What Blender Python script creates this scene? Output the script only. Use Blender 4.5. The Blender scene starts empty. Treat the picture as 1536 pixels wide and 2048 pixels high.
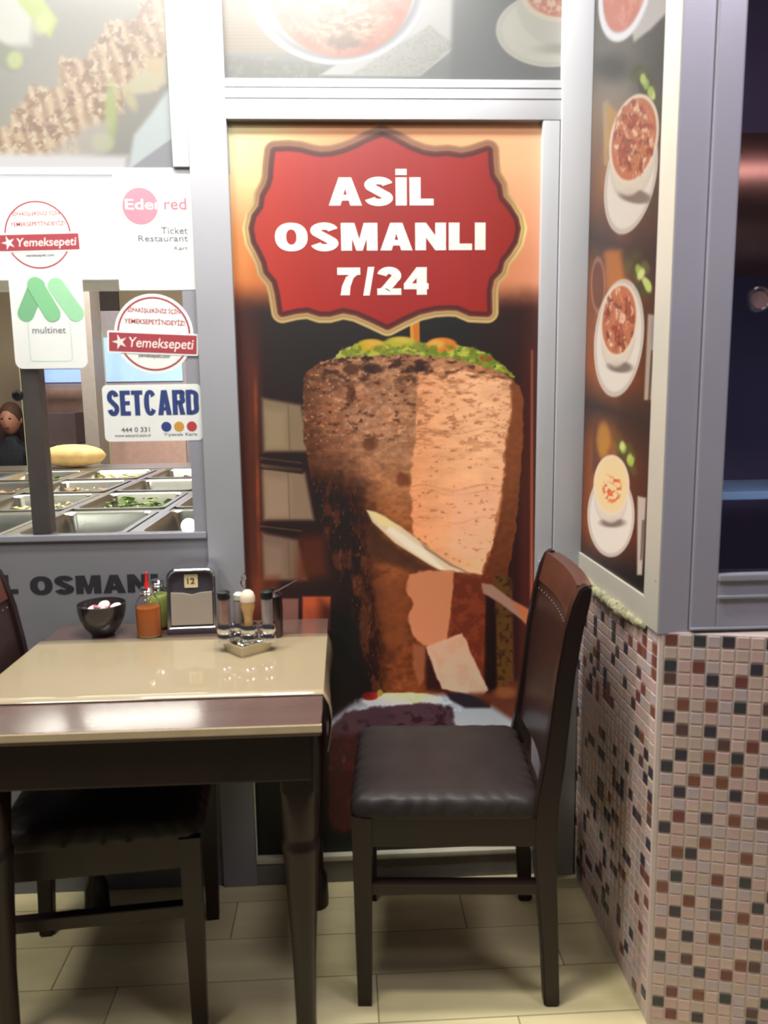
import bpy, bmesh, math, random
import numpy as np
from mathutils import Vector, Matrix
random.seed(7); np.random.seed(7)
C = bpy.context.scene.collection
SC = bpy.context.scene
PI = math.pi
# ------------------------------------------------------------------ camera, world, light, exposure
F, PITCH, YAW, ROLL, CAMH = 1564.97, 0.151375, -0.048511, -0.013449, 1.32
def axes():
    cy, sy, cp, sp, cr, sr = math.cos(YAW), math.sin(YAW), math.cos(PITCH), math.sin(PITCH), math.cos(ROLL), math.sin(ROLL)
    Rz = np.array([[cy, -sy, 0], [sy, cy, 0], [0, 0, 1]])
    r = np.array([1, 0, 0.]); f = np.array([0, cp, -sp]); u = np.array([0, sp, cp])
    return Rz @ (cr*r+sr*u), Rz @ f, Rz @ (-sr*r+cr*u)
AR, AF, AU = axes()
def hit(px, py, axis, val):                      # where the sight line of a measured photo point meets a plane of the room
    d = (px-768)/F*AR-(py-1024)/F*AU+AF; o = np.array([0, 0, CAMH]); t = (val-o[axis])/d[axis]
    return o+t*d
def proj(X, Y, Z):
    qx, qy, qz = X, Y, Z-CAMH
    z = qx*AF[0]+qy*AF[1]+qz*AF[2]
    return 768+F*(qx*AR[0]+qy*AR[1]+qz*AR[2])/z, 1024-F*(qx*AU[0]+qy*AU[1]+qz*AU[2])/z
cam = bpy.data.cameras.new('camera'); camo = bpy.data.objects.new('camera', cam); C.objects.link(camo)
cam.sensor_fit = 'VERTICAL'; cam.sensor_height = 36; cam.sensor_width = 27; cam.lens = F/2048*36; cam.clip_start = .05
cam.dof.use_dof = True; cam.dof.focus_distance = 8; cam.dof.aperture_fstop = 6.5      # the soft hand-held focus of the photograph
M = Matrix.Identity(4)
for i in range(3):
    M[i][0] = AR[i]; M[i][1] = AU[i]; M[i][2] = -AF[i]
M[2][3] = CAMH
camo.matrix_world = M; SC.camera = camo

SC.view_settings.view_transform = 'Standard'; SC.view_settings.look = 'None'
SC.view_settings.exposure = 0.0; SC.view_settings.gamma = 1.0; SC.view_settings.use_curve_mapping = False
W = bpy.data.worlds.new('room_light'); SC.world = W; W.use_nodes = True
W.node_tree.nodes['Background'].inputs[0].default_value = (.80, .74, .82, 1); W.node_tree.nodes['Background'].inputs[1].default_value = .06
def area(name, loc, target, sx, sy, power, col):
    l = bpy.data.lights.new(name, 'AREA'); l.shape = 'RECTANGLE'; l.size = sx; l.size_y = sy; l.energy = power; l.color = col
    o = bpy.data.objects.new(name, l); C.objects.link(o); o.location = loc
    o.rotation_euler = (Vector(target)-Vector(loc)).to_track_quat('-Z', 'Y').to_euler(); return o
area('ceiling_light', (-.12, 1.18, 2.62), (-.12, 1.30, 0), .5, .16, 22, (1, .96, .87))
area('ceiling_light', (-1.15, .75, 2.62), (-.95, 1.2, 0), .5, .25, 22, (1, .96, .88))
area('ceiling_light', (1.1, .55, 2.65), (.85, 1.0, .6), .5, .4, 15, (.96, .90, 1))
area('added_wall_light', (-.28, 1.60, 2.62), (-.28, 2.0, 1.9), 1.2, .12, 50, (1, .97, .93))  # unseen lamp added to blow out the upper frames
area('kitchen_light', (-1.0, 2.9, 2.5), (-1.0, 2.9, 0), 1.2, .4, 32, (1, .95, .86))
area('kitchen_light', (-1.2, 4.2, 2.5), (-1.2, 4.9, 0), 1.6, .6, 80, (1, .93, .84))

# ------------------------------------------------------------------ materials
def s2l(c):
    c = np.asarray(c, float)
    return np.where(c <= .04045, c/12.92, ((np.clip(c, 0, None)+.055)/1.055)**2.4)
MC = {}
def mat(name, rgb, rough=.5, metal=0, var=.08, scale=30, bump=0, bscale=200, coat=0, crough=.05, emit=0, trans=0, ior=1.45, spec=.5, stretch=None):
    """rgb in 0..255 sRGB; a noise varies the colour a little, another one gives fine relief"""
    if name in MC: return MC[name]
    m = bpy.data.materials.new(name); m.use_nodes = True; nt = m.node_tree; b = nt.nodes['Principled BSDF']
    lin = s2l(np.array(rgb)/255.); N = nt.nodes.new; L = nt.links.new
    tc = N('ShaderNodeTexCoord'); mp = N('ShaderNodeMapping'); L(tc.outputs['Object'], mp.inputs[0])
    if stretch: mp.inputs['Scale'].default_value = stretch
    if var > 0:
        nz = N('ShaderNodeTexNoise'); nz.inputs['Scale'].default_value = scale; nz.inputs['Detail'].default_value = 4; L(mp.outputs[0], nz.inputs[0])
        mx = N('ShaderNodeMix'); mx.data_type = 'RGBA'; L(nz.outputs[0], mx.inputs[0])
        mx.inputs[6].default_value = (*np.clip(lin*(1-var*2), 0, 1), 1); mx.inputs[7].default_value = (*np.clip(lin*(1+var*2), 0, 1), 1)
        L(mx.outputs[2], b.inputs['Base Color'])
    else: b.inputs['Base Color'].default_value = (*lin, 1)
    if bump > 0:
        n2 = N('ShaderNodeTexNoise'); n2.inputs['Scale'].default_value = bscale; L(mp.outputs[0], n2.inputs[0])
        bp = N('ShaderNodeBump'); bp.inputs['Strength'].default_value = bump; bp.inputs['Distance'].default_value = .002; L(n2.outputs[0], bp.inputs['Height']); L(bp.outputs[0], b.inputs['Normal'])
    b.inputs['Roughness'].default_value = rough; b.inputs['Metallic'].default_value = metal
    b.inputs['Coat Weight'].default_value = coat; b.inputs['Coat Roughness'].default_value = crough
    b.inputs['Transmission Weight'].default_value = trans; b.inputs['IOR'].default_value = ior; b.inputs['Specular IOR Level'].default_value = spec
    if emit:
        b.inputs['Emission Color'].default_value = (*lin, 1); b.inputs['Emission Strength'].default_value = emit
    MC[name] = m; return m
def backlit(m, f=.45):
    nt = m.node_tree; b = nt.nodes['Principled BSDF']; o = nt.nodes['Material Output']; t = nt.nodes.new('ShaderNodeBsdfTranslucent'); mx = nt.nodes.new('ShaderNodeMixShader')
    src = b.inputs['Base Color'].links
    if src: nt.links.new(src[0].from_socket, t.inputs[0])
    else: t.inputs[0].default_value = b.inputs['Base Color'].default_value
    mx.inputs[0].default_value = f; nt.links.new(b.outputs[0], mx.inputs[1]); nt.links.new(t.outputs[0], mx.inputs[2]); nt.links.new(mx.outputs[0], o.inputs[0]); return m
def print_mat(name, rough=.4, coat=.0, crough=.3):
    m = bpy.data.materials.new(name); m.use_nodes = True; nt = m.node_tree; b = nt.nodes['Principled BSDF']
    a = nt.nodes.new('ShaderNodeAttribute'); a.attribute_name = 'ink'; nt.links.new(a.outputs['Color'], b.inputs['Base Color'])
    b.inputs['Roughness'].default_value = rough; b.inputs['Coat Weight'].default_value = coat; b.inputs['Coat Roughness'].default_value = crough
    return m
ALU = mat('painted_aluminium', (158, 160, 165), .38, .0, .03, 8, .05, 300, spec=.6)
ALUL = mat('shaded_aluminium', (138, 139, 144), .38, 0, .03, 8, .05, 300, spec=.5)  # aluminium darkened in colour for the weaker light on the left post
ALUD = mat('aluminium_sash', (132, 132, 140), .4, .1, .03, 8, .05, 300)
ALUW = mat('mauve_aluminium', (172, 170, 184), .38, .1, .04, 6, .05, 300)
PANEL = mat('grey_panel', (112, 112, 117), .45, 0, .05, 4, .05, 200)
DARKWOOD = mat('dark_stained_wood', (34, 21, 20), .42, 0, .25, 14, .05, 120, coat=.12, crough=.15, spec=.35, stretch=(1, 1, .15))
BROWNWOOD = mat('red_brown_wood', (80, 46, 36), .35, 0, .2, 12, .05, 120, coat=.3, crough=.15, stretch=(.3, 1, 1))
VINYL = mat('dark_vinyl', (44, 38, 37), .48, 0, .15, 18, .3, 60, spec=.3)
CHROME = mat('chrome', (225, 225, 228), .12, 1, .02, 20)
STEEL = mat('brushed_steel', (200, 198, 190), .28, 1, .05, 40, .05, 300)
BLACKP = mat('black_plastic', (22, 22, 24), .35, 0, .05)
WHITE = mat('white_vinyl_print', (238, 240, 238), .4, 0, .015)
WHITEINK = mat('white_ink', (250, 246, 240), .45, 0, .01)

# ------------------------------------------------------------------ mesh helpers
def obj(name, bm, m, parent=None, smooth=False, label=None):
    me = bpy.data.meshes.new(name); bm.normal_update(); bm.to_mesh(me); bm.free()
    for k in (m if isinstance(m, (list, tuple)) else [m]): me.materials.append(k)
    if smooth:
        for p in me.polygons: p.use_smooth = True
        try: me.set_sharp_from_angle(angle=math.radians(40))
        except Exception: pass
    o = bpy.data.objects.new(name, me); C.objects.link(o)
    if parent: o.parent = parent
    if label: o['label'] = label
    return o
def tag(o, label=None, cat=None, group=None, kind=None):
    for k, v in (('label', label), ('category', cat), ('group', group), ('kind', kind)):
        if v: o[k] = v
    return o
def thing(name, label, cat, loc=(0, 0, 0), rz=0, group=None):
    o = bpy.data.objects.new(name, None); o.empty_display_size = .05; C.objects.link(o); o.location = loc; o.rotation_euler = (0, 0, rz)
    return tag(o, label, cat, group)
def struct(name, label=None):
    o = bpy.data.objects.new(name, None); o.empty_display_size = .05; C.objects.link(o); o['kind'] = 'structure'
    if label: o['label'] = label
    return o
def box(bm, x0, x1, y0, y1, z0, z1, bev=0, mtx=None):
    r = bmesh.ops.create_cube(bm, size=1); vs = r['verts']
    for v in vs:
        v.co = Vector(((x0+x1)/2+v.co.x*(x1-x0), (y0+y1)/2+v.co.y*(y1-y0), (z0+z1)/2+v.co.z*(z1-z0)))
        if mtx: v.co = mtx @ v.co
    if bev:
        es = list({e for v in vs for e in v.link_edges})
        bmesh.ops.bevel(bm, geom=es, offset=bev, segments=2, affect='EDGES', profile=.7)
    return bm
def B(x0, x1, y0, y1, z0, z1, bev=0): return box(bmesh.new(), x0, x1, y0, y1, z0, z1, bev)
def loft(bm, rings, cap=True):
    """rings: lists of points with the same count"""
    vr = [[bm.verts.new(p) for p in r] for r in rings]; n = len(vr[0])
    for a, b in zip(vr, vr[1:]):
        for i in range(n): bm.faces.new((a[i], a[(i+1) % n], b[(i+1) % n], b[i]))
    if cap: bm.faces.new(vr[0][::-1]); bm.faces.new(vr[-1])
    bmesh.ops.recalc_face_normals(bm, faces=bm.faces)
    return bm
def lathe(bm, prof, cx=0, cy=0, n=28, cap=True):
    rings = [[(cx+r*math.cos(2*PI*i/n), cy+r*math.sin(2*PI*i/n), z) for i in range(n)] for r, z in prof]
    return loft(bm, rings, cap)
def tube(bm, pts, rad, n=10):
    pts = [Vector(p) for p in pts]; rings = []; up = Vector((0, 0, 1))
    for i, p in enumerate(pts):
        t = (pts[min(i+1, len(pts)-1)]-pts[max(i-1, 0)]).normalized()
        a = t.cross(up)
        if a.length < .01: a = t.cross(Vector((0, 1, 0)))
        a.normalize(); b = t.cross(a)
        r = rad[i] if isinstance(rad, (list, tuple)) else rad
        rings.append([p+a*r*math.cos(2*PI*k/n)+b*r*math.sin(2*PI*k/n) for k in range(n)])
    return loft(bm, rings)
def prism(bm, poly, fn, d0, d1):
    """poly 2D points; fn(u, v, d) -> xyz"""
    a = [bm.verts.new(fn(u, v, d0)) for u, v in poly]; b = [bm.verts.new(fn(u, v, d1)) for u, v in poly]; n = len(poly)
    bm.faces.new(a); bm.faces.new(b[::-1])
    for i in range(n): bm.faces.new((a[i], b[i], b[(i+1) % n], a[(i+1) % n]))
    bmesh.ops.recalc_face_normals(bm, faces=bm.faces)
    return bm
def rrect(x0, x1, y0, y1, r, n=5):
    out = []
    for cx, cy, a0 in ((x1-r, y1-r, 0), (x0+r, y1-r, PI/2), (x0+r, y0+r, PI), (x1-r, y0+r, 1.5*PI)):
        out += [(cx+r*math.cos(a0+PI/2*k/n), cy+r*math.sin(a0+PI/2*k/n)) for k in range(n+1)]
    return out
def XZ(Y): return lambda u, v, d: (u, Y-d, v)          # flat print on the back wall, d = distance out of the wall
TBEV = {}
def text_mesh(name, s, x0, x1, z0, z1, Y, m, parent, bold=.0, shear=0, d=.0006, xspace=1.0):
    cu = bpy.data.curves.new(name, 'FONT'); cu.body = s; cu.size = 1; cu.offset = bold; cu.shear = shear; cu.space_character = xspace; cu.resolution_u = 4
    o = bpy.data.objects.new(name, cu); C.objects.link(o)
    dg = bpy.context.evaluated_depsgraph_get(); me = bpy.data.meshes.new_from_object(o.evaluated_get(dg))
    bpy.data.objects.remove(o); bpy.data.curves.remove(cu)
    n = len(me.vertices); co = np.empty(n*3); me.vertices.foreach_get('co', co); co = co.reshape(-1, 3)
    mn, mx = co.min(0), co.max(0)
    X = x0+(co[:, 0]-mn[0])/(mx[0]-mn[0])*(x1-x0); Z = z0+(co[:, 1]-mn[1])/(mx[1]-mn[1])*(z1-z0)
    new = np.stack([X, np.full(n, Y-d), Z], 1); me.vertices.foreach_set('co', new.ravel()); me.update(); me.name = name
    for p_ in me.polygons: p_.use_smooth = False
    bm = bmesh.new(); bm.from_mesh(me); bpy.data.meshes.remove(me)
    r = bmesh.ops.extrude_face_region(bm, geom=bm.faces[:])
    for v in r['geom']:
        if isinstance(v, bmesh.types.BMVert): v.co.y += d*.8
    bmesh.ops.recalc_face_normals(bm, faces=bm.faces)
    return obj(name, bm, m, parent)
def crom(P, n=7):
    P = [Vector((*p, 0)) for p in P]; P = [P[0]*2-P[1]]+P+[P[-1]*2-P[-2]]; out = []
    for i in range(1, len(P)-2):
        for k in range(n if i < len(P)-3 else n+1):
            t = k/n; a, b, c, d = P[i-1:i+3]; q = .5*((2*b)+(c-a)*t+(2*a-5*b+4*c-d)*t*t+(3*b-a-3*c+d)*t**3); out.append((q.x, q.y))
    return out
def glyph(ch, w, t, b):
    """heavy grotesque capitals in a box w x 1: list of quads/polygons; t = stem, b = bar thickness"""
    R = lambda x0, y0, x1, y1: [(x0, y0), (x1, y0), (x1, y1), (x0, y1)]
    def stroke(P, tx, ty):
        Q = crom(P); o = []
        for i, p in enumerate(Q):
            d = Vector(Q[min(i+1, len(Q)-1)])-Vector(Q[max(i-1, 0)]); d.normalize(); o.append(((p[0]-d.y*tx/2, p[1]+d.x*ty/2), (p[0]+d.y*tx/2, p[1]-d.x*ty/2)))
        return [[o[i][0], o[i][1], o[i+1][1], o[i+1][0]] for i in range(len(o)-1)]
    def ring(a0, a1, n=36):
        f = lambda a, rx, ry: (w/2+rx*math.copysign(abs(math.cos(a))**.9, math.cos(a)), .5+ry*math.copysign(abs(math.sin(a))**.9, math.sin(a)))
        A = [a0+(a1-a0)*k/n for k in range(n+1)]
        return [[f(p, w/2, .515), f(q, w/2, .515), f(q, w/2-t*1.02, .515-b), f(p, w/2-t*1.02, .515-b)] for p, q in zip(A, A[1:])]
    if ch == 'I': return [R(0, 0, w, 1)]
    if ch == 'İ': return [R(0, 0, w, 1), R(0, 1.09, w, 1.30)]
    if ch == 'L': return [R(0, 0, t, 1), R(t, 0, w, b)]
    if ch == 'E': return [R(0, 0, t, 1), R(t, 0, w, b), R(t, 1-b, w, 1), R(t, .5-b*.46, w*.95, .5+b*.46)]
    if ch == 'T': return [R(0, 1-b, w, 1), R(w/2-t/2, 0, w/2+t/2, 1-b)]
    if ch == 'A': h = t*.56; return [[(0, 0), (t*1.05, 0), (w/2+.04, .80), (w/2, 1), (w/2-h, 1)], [(w, 0), (w/2+h, 1), (w/2, 1), (w/2-.04, .80), (w-t*1.05, 0)], R(w*.26, .18, w*.74, .18+b*.85)]
    if ch == 'M': k = t*1.25; return [R(0, 0, t, 1), R(w-t, 0, w, 1), [(t*.5, 1), (k, 1), (w/2, .40), (w/2+.09, 0), (w/2-.09, 0)], [(w-t*.5, 1), (w/2+.09, 0), (w/2-.09, 0), (w/2, .40), (w-k, 1)]]
    if ch == 'N': return [R(0, 0, t, 1), R(w-t, 0, w, 1), [(0, 1), (t, 1), (w, 0), (w-t, 0)]]
    if ch == 'O': return ring(0, 2*PI)
    if ch == 'C': return ring(.62, 2*PI-.62, 30)
    if ch == 'D': return [R(0, 0, t, 1)]+stroke([(t*.6, 1-b/2), (w*.5, 1-b/2), (w*.80, .82), (w-t/2, .5), (w*.80, .18), (w*.5, b/2), (t*.6, b/2)], t, b)
    if ch == 'R': return [R(0, 0, t, 1)]+stroke([(t*.6, 1-b/2), (w*.5, 1-b/2), (w*.82, .90), (w-t*.55, .73), (w*.82, .55), (w*.5, .5), (t*.6, .5)], t, b)+[[(w*.42, .5), (w*.76, .52), (w, 0), (w-t*1.05, 0)]]
    if ch == 'S':
        rx, ry = w/2-t*.48, .5-b/2-.235; T = [(w/2+rx*math.cos(a), .735+(ry+.01)*math.sin(a)) for a in [math.radians(v) for v in range(8, 236, 19)]]
        return stroke(T+[(w/2, .5)]+[(w-x_, 1-y_) for x_, y_ in T[::-1]], t*.96, b*1.08)
    if ch == '7': return [R(0, 1-b*1.1, w, 1), [(w, 1-b*.7), (w*.70, .62), (w*.56, .30), (w*.52, 0), (w*.12, 0), (w*.20, .34), (w*.38, .66), (w*.58, 1-b)]]
    if ch == '/': return [[(0, -.02), (w*.55, -.02), (w, 1.02), (w*.45, 1.02)]]
    if ch == '2':
        rx = w/2-t*.48; T = [(w/2+rx*math.cos(a), .70+(.31-b/2)*math.sin(a)) for a in [math.radians(v) for v in range(172, -50, -20)]]
        return stroke(T+[(w*.45, .30), (w*.22, .10)], t*.96, b*1.08)+[R(0, 0, w, b)]
    if ch == '4': return [R(w*.52, 0, w*.52+t, 1), R(0, .2, w, .2+b*.92), [(w*.52, 1), (w*.62, .72), (w*.27, .36), (0, .2), (0, .40)]]
WD = {'I': .34, 'İ': .34, 'L': .70, 'A': .96, 'S': .82, 'O': .96, 'M': 1.08, 'N': .92, '7': .72, '/': .36, '2': .76, '4': .78, 'E': .72, 'T': .80, 'C': .88, 'R': .88, 'D': .88}
def block_text(name, s, x0, x1, z0, z1, Y, m, parent, t=.32, b=.235, gap=.085, d=.0006, wd=1.0, skew=0):
    polys = []; x = 0
    for ch in s:
        w = WD[ch]*wd if ch not in 'Iİ' else t
        for k, p in enumerate(glyph(ch, w, t, b)): polys.append([(u+x, v) for u, v in p])
        x += w+gap
    W_ = x-gap; H_ = 1.0; bm = bmesh.new()
    for k, p in enumerate(polys):
        prism(bm, p, lambda u, v, dd: (x0+u/W_*(x1-x0)+v*skew, Y-dd, z0+v/H_*(z1-z0)), 0, d+.00002*(k % 5))
    return obj(name, bm, m, parent)
def pxbox(px0, py0, px1, py1, Y):
    a = hit(px0, py0, 1, Y); b = hit(px1, py1, 1, Y); c = hit(px0, py1, 1, Y); d = hit(px1, py0, 1, Y)
    return (a[0]+c[0])/2, (b[0]+d[0])/2, (b[2]+c[2])/2, (a[2]+d[2])/2     # x0,x1,z0,z1

# ------------------------------------------------------------------ printing: ink colours computed on a fine grid
def hashn(ix, iy, seed):
    h = (ix.astype(np.int64)*374761393+iy.astype(np.int64)*668265263+seed*974634777) & 0x7fffffff
    h = (h ^ (h >> 13))*1274126177 & 0x7fffffff
    return ((h ^ (h >> 16)) & 0xffff)/65535.
def vnoise(x, y, seed=0):
    ix, iy = np.floor(x), np.floor(y); fx, fy = x-ix, y-iy; fx = fx*fx*(3-2*fx); fy = fy*fy*(3-2*fy)
    a, b, c, d = hashn(ix, iy, seed), hashn(ix+1, iy, seed), hashn(ix, iy+1, seed), hashn(ix+1, iy+1, seed)
    return (a*(1-fx)+b*fx)*(1-fy)+(c*(1-fx)+d*fx)*fy
def fbm(x, y, s, seed=0, sx=1, sy=1, o=4):
    v = 0; a = .5; t = 0
    for k in range(o):
        v = v+a*vnoise(x/s/sx*2**k, y/s/sy*2**k, seed+k*17); t += a; a *= .55
    return v/t
def sstep(d, w): t = np.clip(.5-d/w, 0, 1); return t*t*(3-2*t)
class Canvas:
    def __init__(s, x, y): s.x, s.y = x, y; s.c = np.zeros(x.shape+(3,))
    def put(s, col, m):
        col = np.asarray(col, float)/255.; m = m[..., None]; s.c = s.c*(1-m)+col*m
    def sdf(s, pts):
        P = np.array(pts, float); d = np.full(s.x.shape, 1e9); ins = np.zeros(s.x.shape, bool)
        for i in range(len(P)):
            a, b = P[i], P[(i+1) % len(P)]; e = b-a; wx, wy = s.x-a[0], s.y-a[1]
            t = np.clip((wx*e[0]+wy*e[1])/(e@e+1e-9), 0, 1); d = np.minimum(d, (wx-e[0]*t)**2+(wy-e[1]*t)**2)
            if a[1] != b[1]:
                c = ((a[1] > s.y) != (b[1] > s.y)) & (s.x < (b[0]-a[0])*(s.y-a[1])/(b[1]-a[1])+a[0]); ins ^= c
        d = np.sqrt(d); return np.where(ins, -d, d)
    def poly(s, pts, col, w=4, a=1, rag=0, rs=12, seed=5):
        d = s.sdf(pts)
        if rag: d = d+(fbm(s.x, s.y, rs, seed)-.5)*2*rag
        s.put(col, sstep(d, w)*a)
    def ell(s, cx, cy, rx, ry, col, w=4, a=1, rot=0, rag=0, rs=10, seed=3):
        c, n = math.cos(rot), math.sin(rot); u = (s.x-cx)*c+(s.y-cy)*n; v = -(s.x-cx)*n+(s.y-cy)*c
        d = (np.sqrt((u/rx)**2+(v/ry)**2)-1)*min(rx, ry)
        if rag: d = d+(fbm(s.x, s.y, rs, seed)-.5)*2*rag
        s.put(col, sstep(d, w)*a)
    def ring(s, cx, cy, rx, ry, t, col, w=3, a=1, rot=0):
        c, n = math.cos(rot), math.sin(rot); u = (s.x-cx)*c+(s.y-cy)*n; v = -(s.x-cx)*n+(s.y-cy)*c
        d = np.abs((np.sqrt((u/rx)**2+(v/ry)**2)-1)*min(rx, ry))-t
        s.put(col, sstep(d, w)*a)
    def mul(s, f): s.c = s.c*(f[..., None] if getattr(f, 'ndim', 0) == 2 else f)
    def spots(s, col, mask, sc, thr, seed, a=1, sx=1, sy=1, soft=.16):
        n = fbm(s.x, s.y, sc, seed, sx, sy); s.put(col, np.clip((n-thr+.04)/soft, 0, 1)*mask*a)
    def grad(s, stops, v):          # stops [(value, rgb)]
        xs = [q[0] for q in stops]
        return np.stack([np.interp(v, xs, [q[1][k]/255. for q in stops]) for k in range(3)], -1)
def print_grid(name, P0, U, V, nu, nv, paint, m, parent, light, label=None):
    """flat printed sheet P0 + u*U + v*V; paint(canvas) inks it; light = smooth light level the ink is balanced for"""
    u, v = np.meshgrid(np.linspace(0, 1, nu), np.linspace(0, 1, nv))
    P = np.asarray(P0)[None, None]+u[..., None]*np.asarray(U)+v[..., None]*np.asarray(V)
    W0 = np.array(parent.location) if parent else np.zeros(3)
    Pw = P+W0[None, None]; px, py = proj(Pw[..., 0], Pw[..., 1], Pw[..., 2]); cv = Canvas(px, py); paint(cv)
    lin = s2l(np.clip(cv.c, 0, 1))/light(Pw)[..., None]; lin = np.clip(lin, .004, .9)
    me = bpy.data.meshes.new(name); n = nu*nv
    idx = np.arange(n).reshape(nv, nu); q = np.stack([idx[:-1, :-1], idx[:-1, 1:], idx[1:, 1:], idx[1:, :-1]], -1).reshape(-1, 4)
    me.vertices.add(n); me.vertices.foreach_set('co', P.reshape(-1)); me.loops.add(q.size); me.loops.foreach_set('vertex_index', q.ravel().astype(np.int32))
    me.polygons.add(len(q)); me.polygons.foreach_set('loop_start', np.arange(0, q.size, 4, dtype=np.int32)); me.update(calc_edges=True); me.validate()
    ca = me.color_attributes.new('ink', 'FLOAT_COLOR', 'POINT'); arr = np.ones((n, 4), np.float32); arr[:, :3] = lin.reshape(-1, 3); ca.data.foreach_set('color', arr.ravel())
    me.materials.append(m); o = bpy.data.objects.new(name, me); C.objects.link(o)
    if parent: o.parent = parent
    if label: o['label'] = label
    return o

# ================================================================== THE SETTING
YW = 1.967          # face of the glazed shop front
XS = .603           # face of the side wall
YF = 1.433          # face of the right-hand window
# floor: long tiles, rows .142 m, tiles .585 m
fl = struct('floor', 'floor of long beige wood-look tiles with thin dark joints')
obj('grout_bed', B(-5.2, 2.2, -1.2, 6.8, -.03, -.0012), mat('dark_grout', (140, 130, 100), .8), fl)
FM = [mat('floor_tile_%s' % n, c, .36, 0, .16, 5, .04, 90, stretch=(.5, 3, 1)) for n, c in (('a', (214, 202, 156)), ('b', (220, 208, 163)), ('c', (206, 193, 150)))]
tmesh = {}
def tile_mesh(L, Wd, k):
    key = (round(L, 3), round(Wd, 3), k)
    if key not in tmesh:
        bm = B(0, L, 0, Wd, -.012, 0, .0012); me = bpy.data.meshes.new('tile'); bm.to_mesh(me); bm.free(); me.materials.append(FM[k]); tmesh[key] = me
    return tmesh[key]
RP, TL = .1415, .585
for r in range(-3, 12):
    y0 = 1.4765-.004+RP*(r-3)+.004
    off = {3: .048, 2: .345, 4: -.10, 1: .14, 5: .28, 0: -.02}.get(r, (r*.37) % TL)
    for k in range(-4, 4):
        x0 = off+k*TL
        y1 = y0+RP-.003
        if x0 > 1.3 or x0 < -2.2: continue
        if y0 > YW-.03 : continue
        y1 = min(y1, YW+.05)
        x1 = x0+TL-.003
        o = bpy.data.objects.new('tile', tile_mesh(x1-x0, y1-y0, (r*3+k*5) % 3)); o.location = (x0, y0, 0); C.objects.link(o); o.parent = fl

# back wall: baseboard, posts, rails, lower panel
wb = struct('wall_back', 'grey aluminium shop front wall with fixed panels')
obj('lower_panel', B(-2.6, -.352, YW+.006, YW+.03, .0, .962), PANEL, wb, label='smooth grey panel under the window')
obj('backing_board', B(-.27, .62, YW+.02, YW+.05, .0, 2.75), mat('backing', (120, 118, 116), .7), wb)
obj('upper_board', B(-2.6, -.26, YW+.012, YW+.04, 1.84, 2.75), mat('backing', (120, 118, 116), .7), wb)
def bar(name, *a, m=ALU, par=None, lab=None, bev=.003): return tag(obj(name, B(*a, bev), m, par, True), lab, None, None, None if par else 'structure')
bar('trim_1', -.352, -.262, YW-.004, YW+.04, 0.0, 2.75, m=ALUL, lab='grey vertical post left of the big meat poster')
o = bar('trim_2', -.262, .541, YW-.004, YW+.04, 1.958, 2.047, lab='pale horizontal rail above the big meat poster')
bar('rail_groove', -.262, .541, YW-.0055, YW-.0035, 2.004, 2.0055, m=ALUD, par=o, bev=0)
bar('rail_groove', -.262, .541, YW-.0055, YW-.0035, 2.028, 2.0292, m=ALUD, par=o, bev=0)
bar('trim_3', .488, .529, YW-.004, YW+.04, .0, 1.957, lab='narrow pale post right of the big meat poster')
bar('trim_4', .531, XS, YW-.014, YW+.04, .0, 2.75, lab='wide pale corner post beside the side wall')
bar('trim_5', -.262, .488, YW-.006, YW+.03, .064, .079, m=mat('cream_bead', (205, 200, 178), .4), lab='cream bead along the bottom of the meat poster')
bar('trim_6', -.262, -.2585, YW-.006, YW+.004, .079, .62, m=MC['cream_bead'], lab='thin cream bead up the left edge of the meat poster', bev=0)
tag(obj('baseboard_back', B(-.262, .53, YW-.002, YW+.03, 0, .062, .002), mat('baseboard_grey', (122, 117, 110), .5)), 'grey plinth under the meat poster', kind='structure')
# cable trunking in the corner
t = bar('trim_7', .496, .531, YW-.04, YW-.004, .0, .874, m=ALU, lab='boxed cable trunking in the corner behind the right chair', bev=.004)
obj('trunking_cap', B(.494, .533, YW-.042, YW-.004, .874, .886, .003), ALU, t)

# left window: sash, glass, inner mullion
w1 = struct('window_1', 'kitchen window with grey sash')
obj('sash_stile', B(-.386, -.353, YW+.0056, YW+.03, .965, 1.836, .0005), ALUD, w1)
obj('sash_bottom_rail', B(-2.6, -.354, YW-.001, YW+.03, .962, .978, .003), ALUD, w1)
obj('sash_top_rail', B(-2.6, -.352, YW+.0056, YW+.04, 1.836, 1.852, .0005), ALU, w1)
obj('mullion', B(-.792, -.746, YW+.022, YW+.06, .978, 1.60, .003), mat('dark_mullion', (104, 92, 90), .45), w1)
GL = mat('window_glass', (245, 250, 248), .0, 0, 0, trans=1, ior=1.45)
obj('glass_pane', B(-2.6, -.386, YW+.006, YW+.010, .978, 1.836), GL, w1)
obj('mullion_knob', lathe(bmesh.new(), [(.0, 0), (.012, .0), (.014, .012), (.008, .018), (0, .018)], 0, 0, 16), BLACKP, w1, True).matrix_local = Matrix.Translation((-.80, YW+.03, 1.325)) @ Matrix.Rotation(PI/2, 4, 'X')

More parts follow.
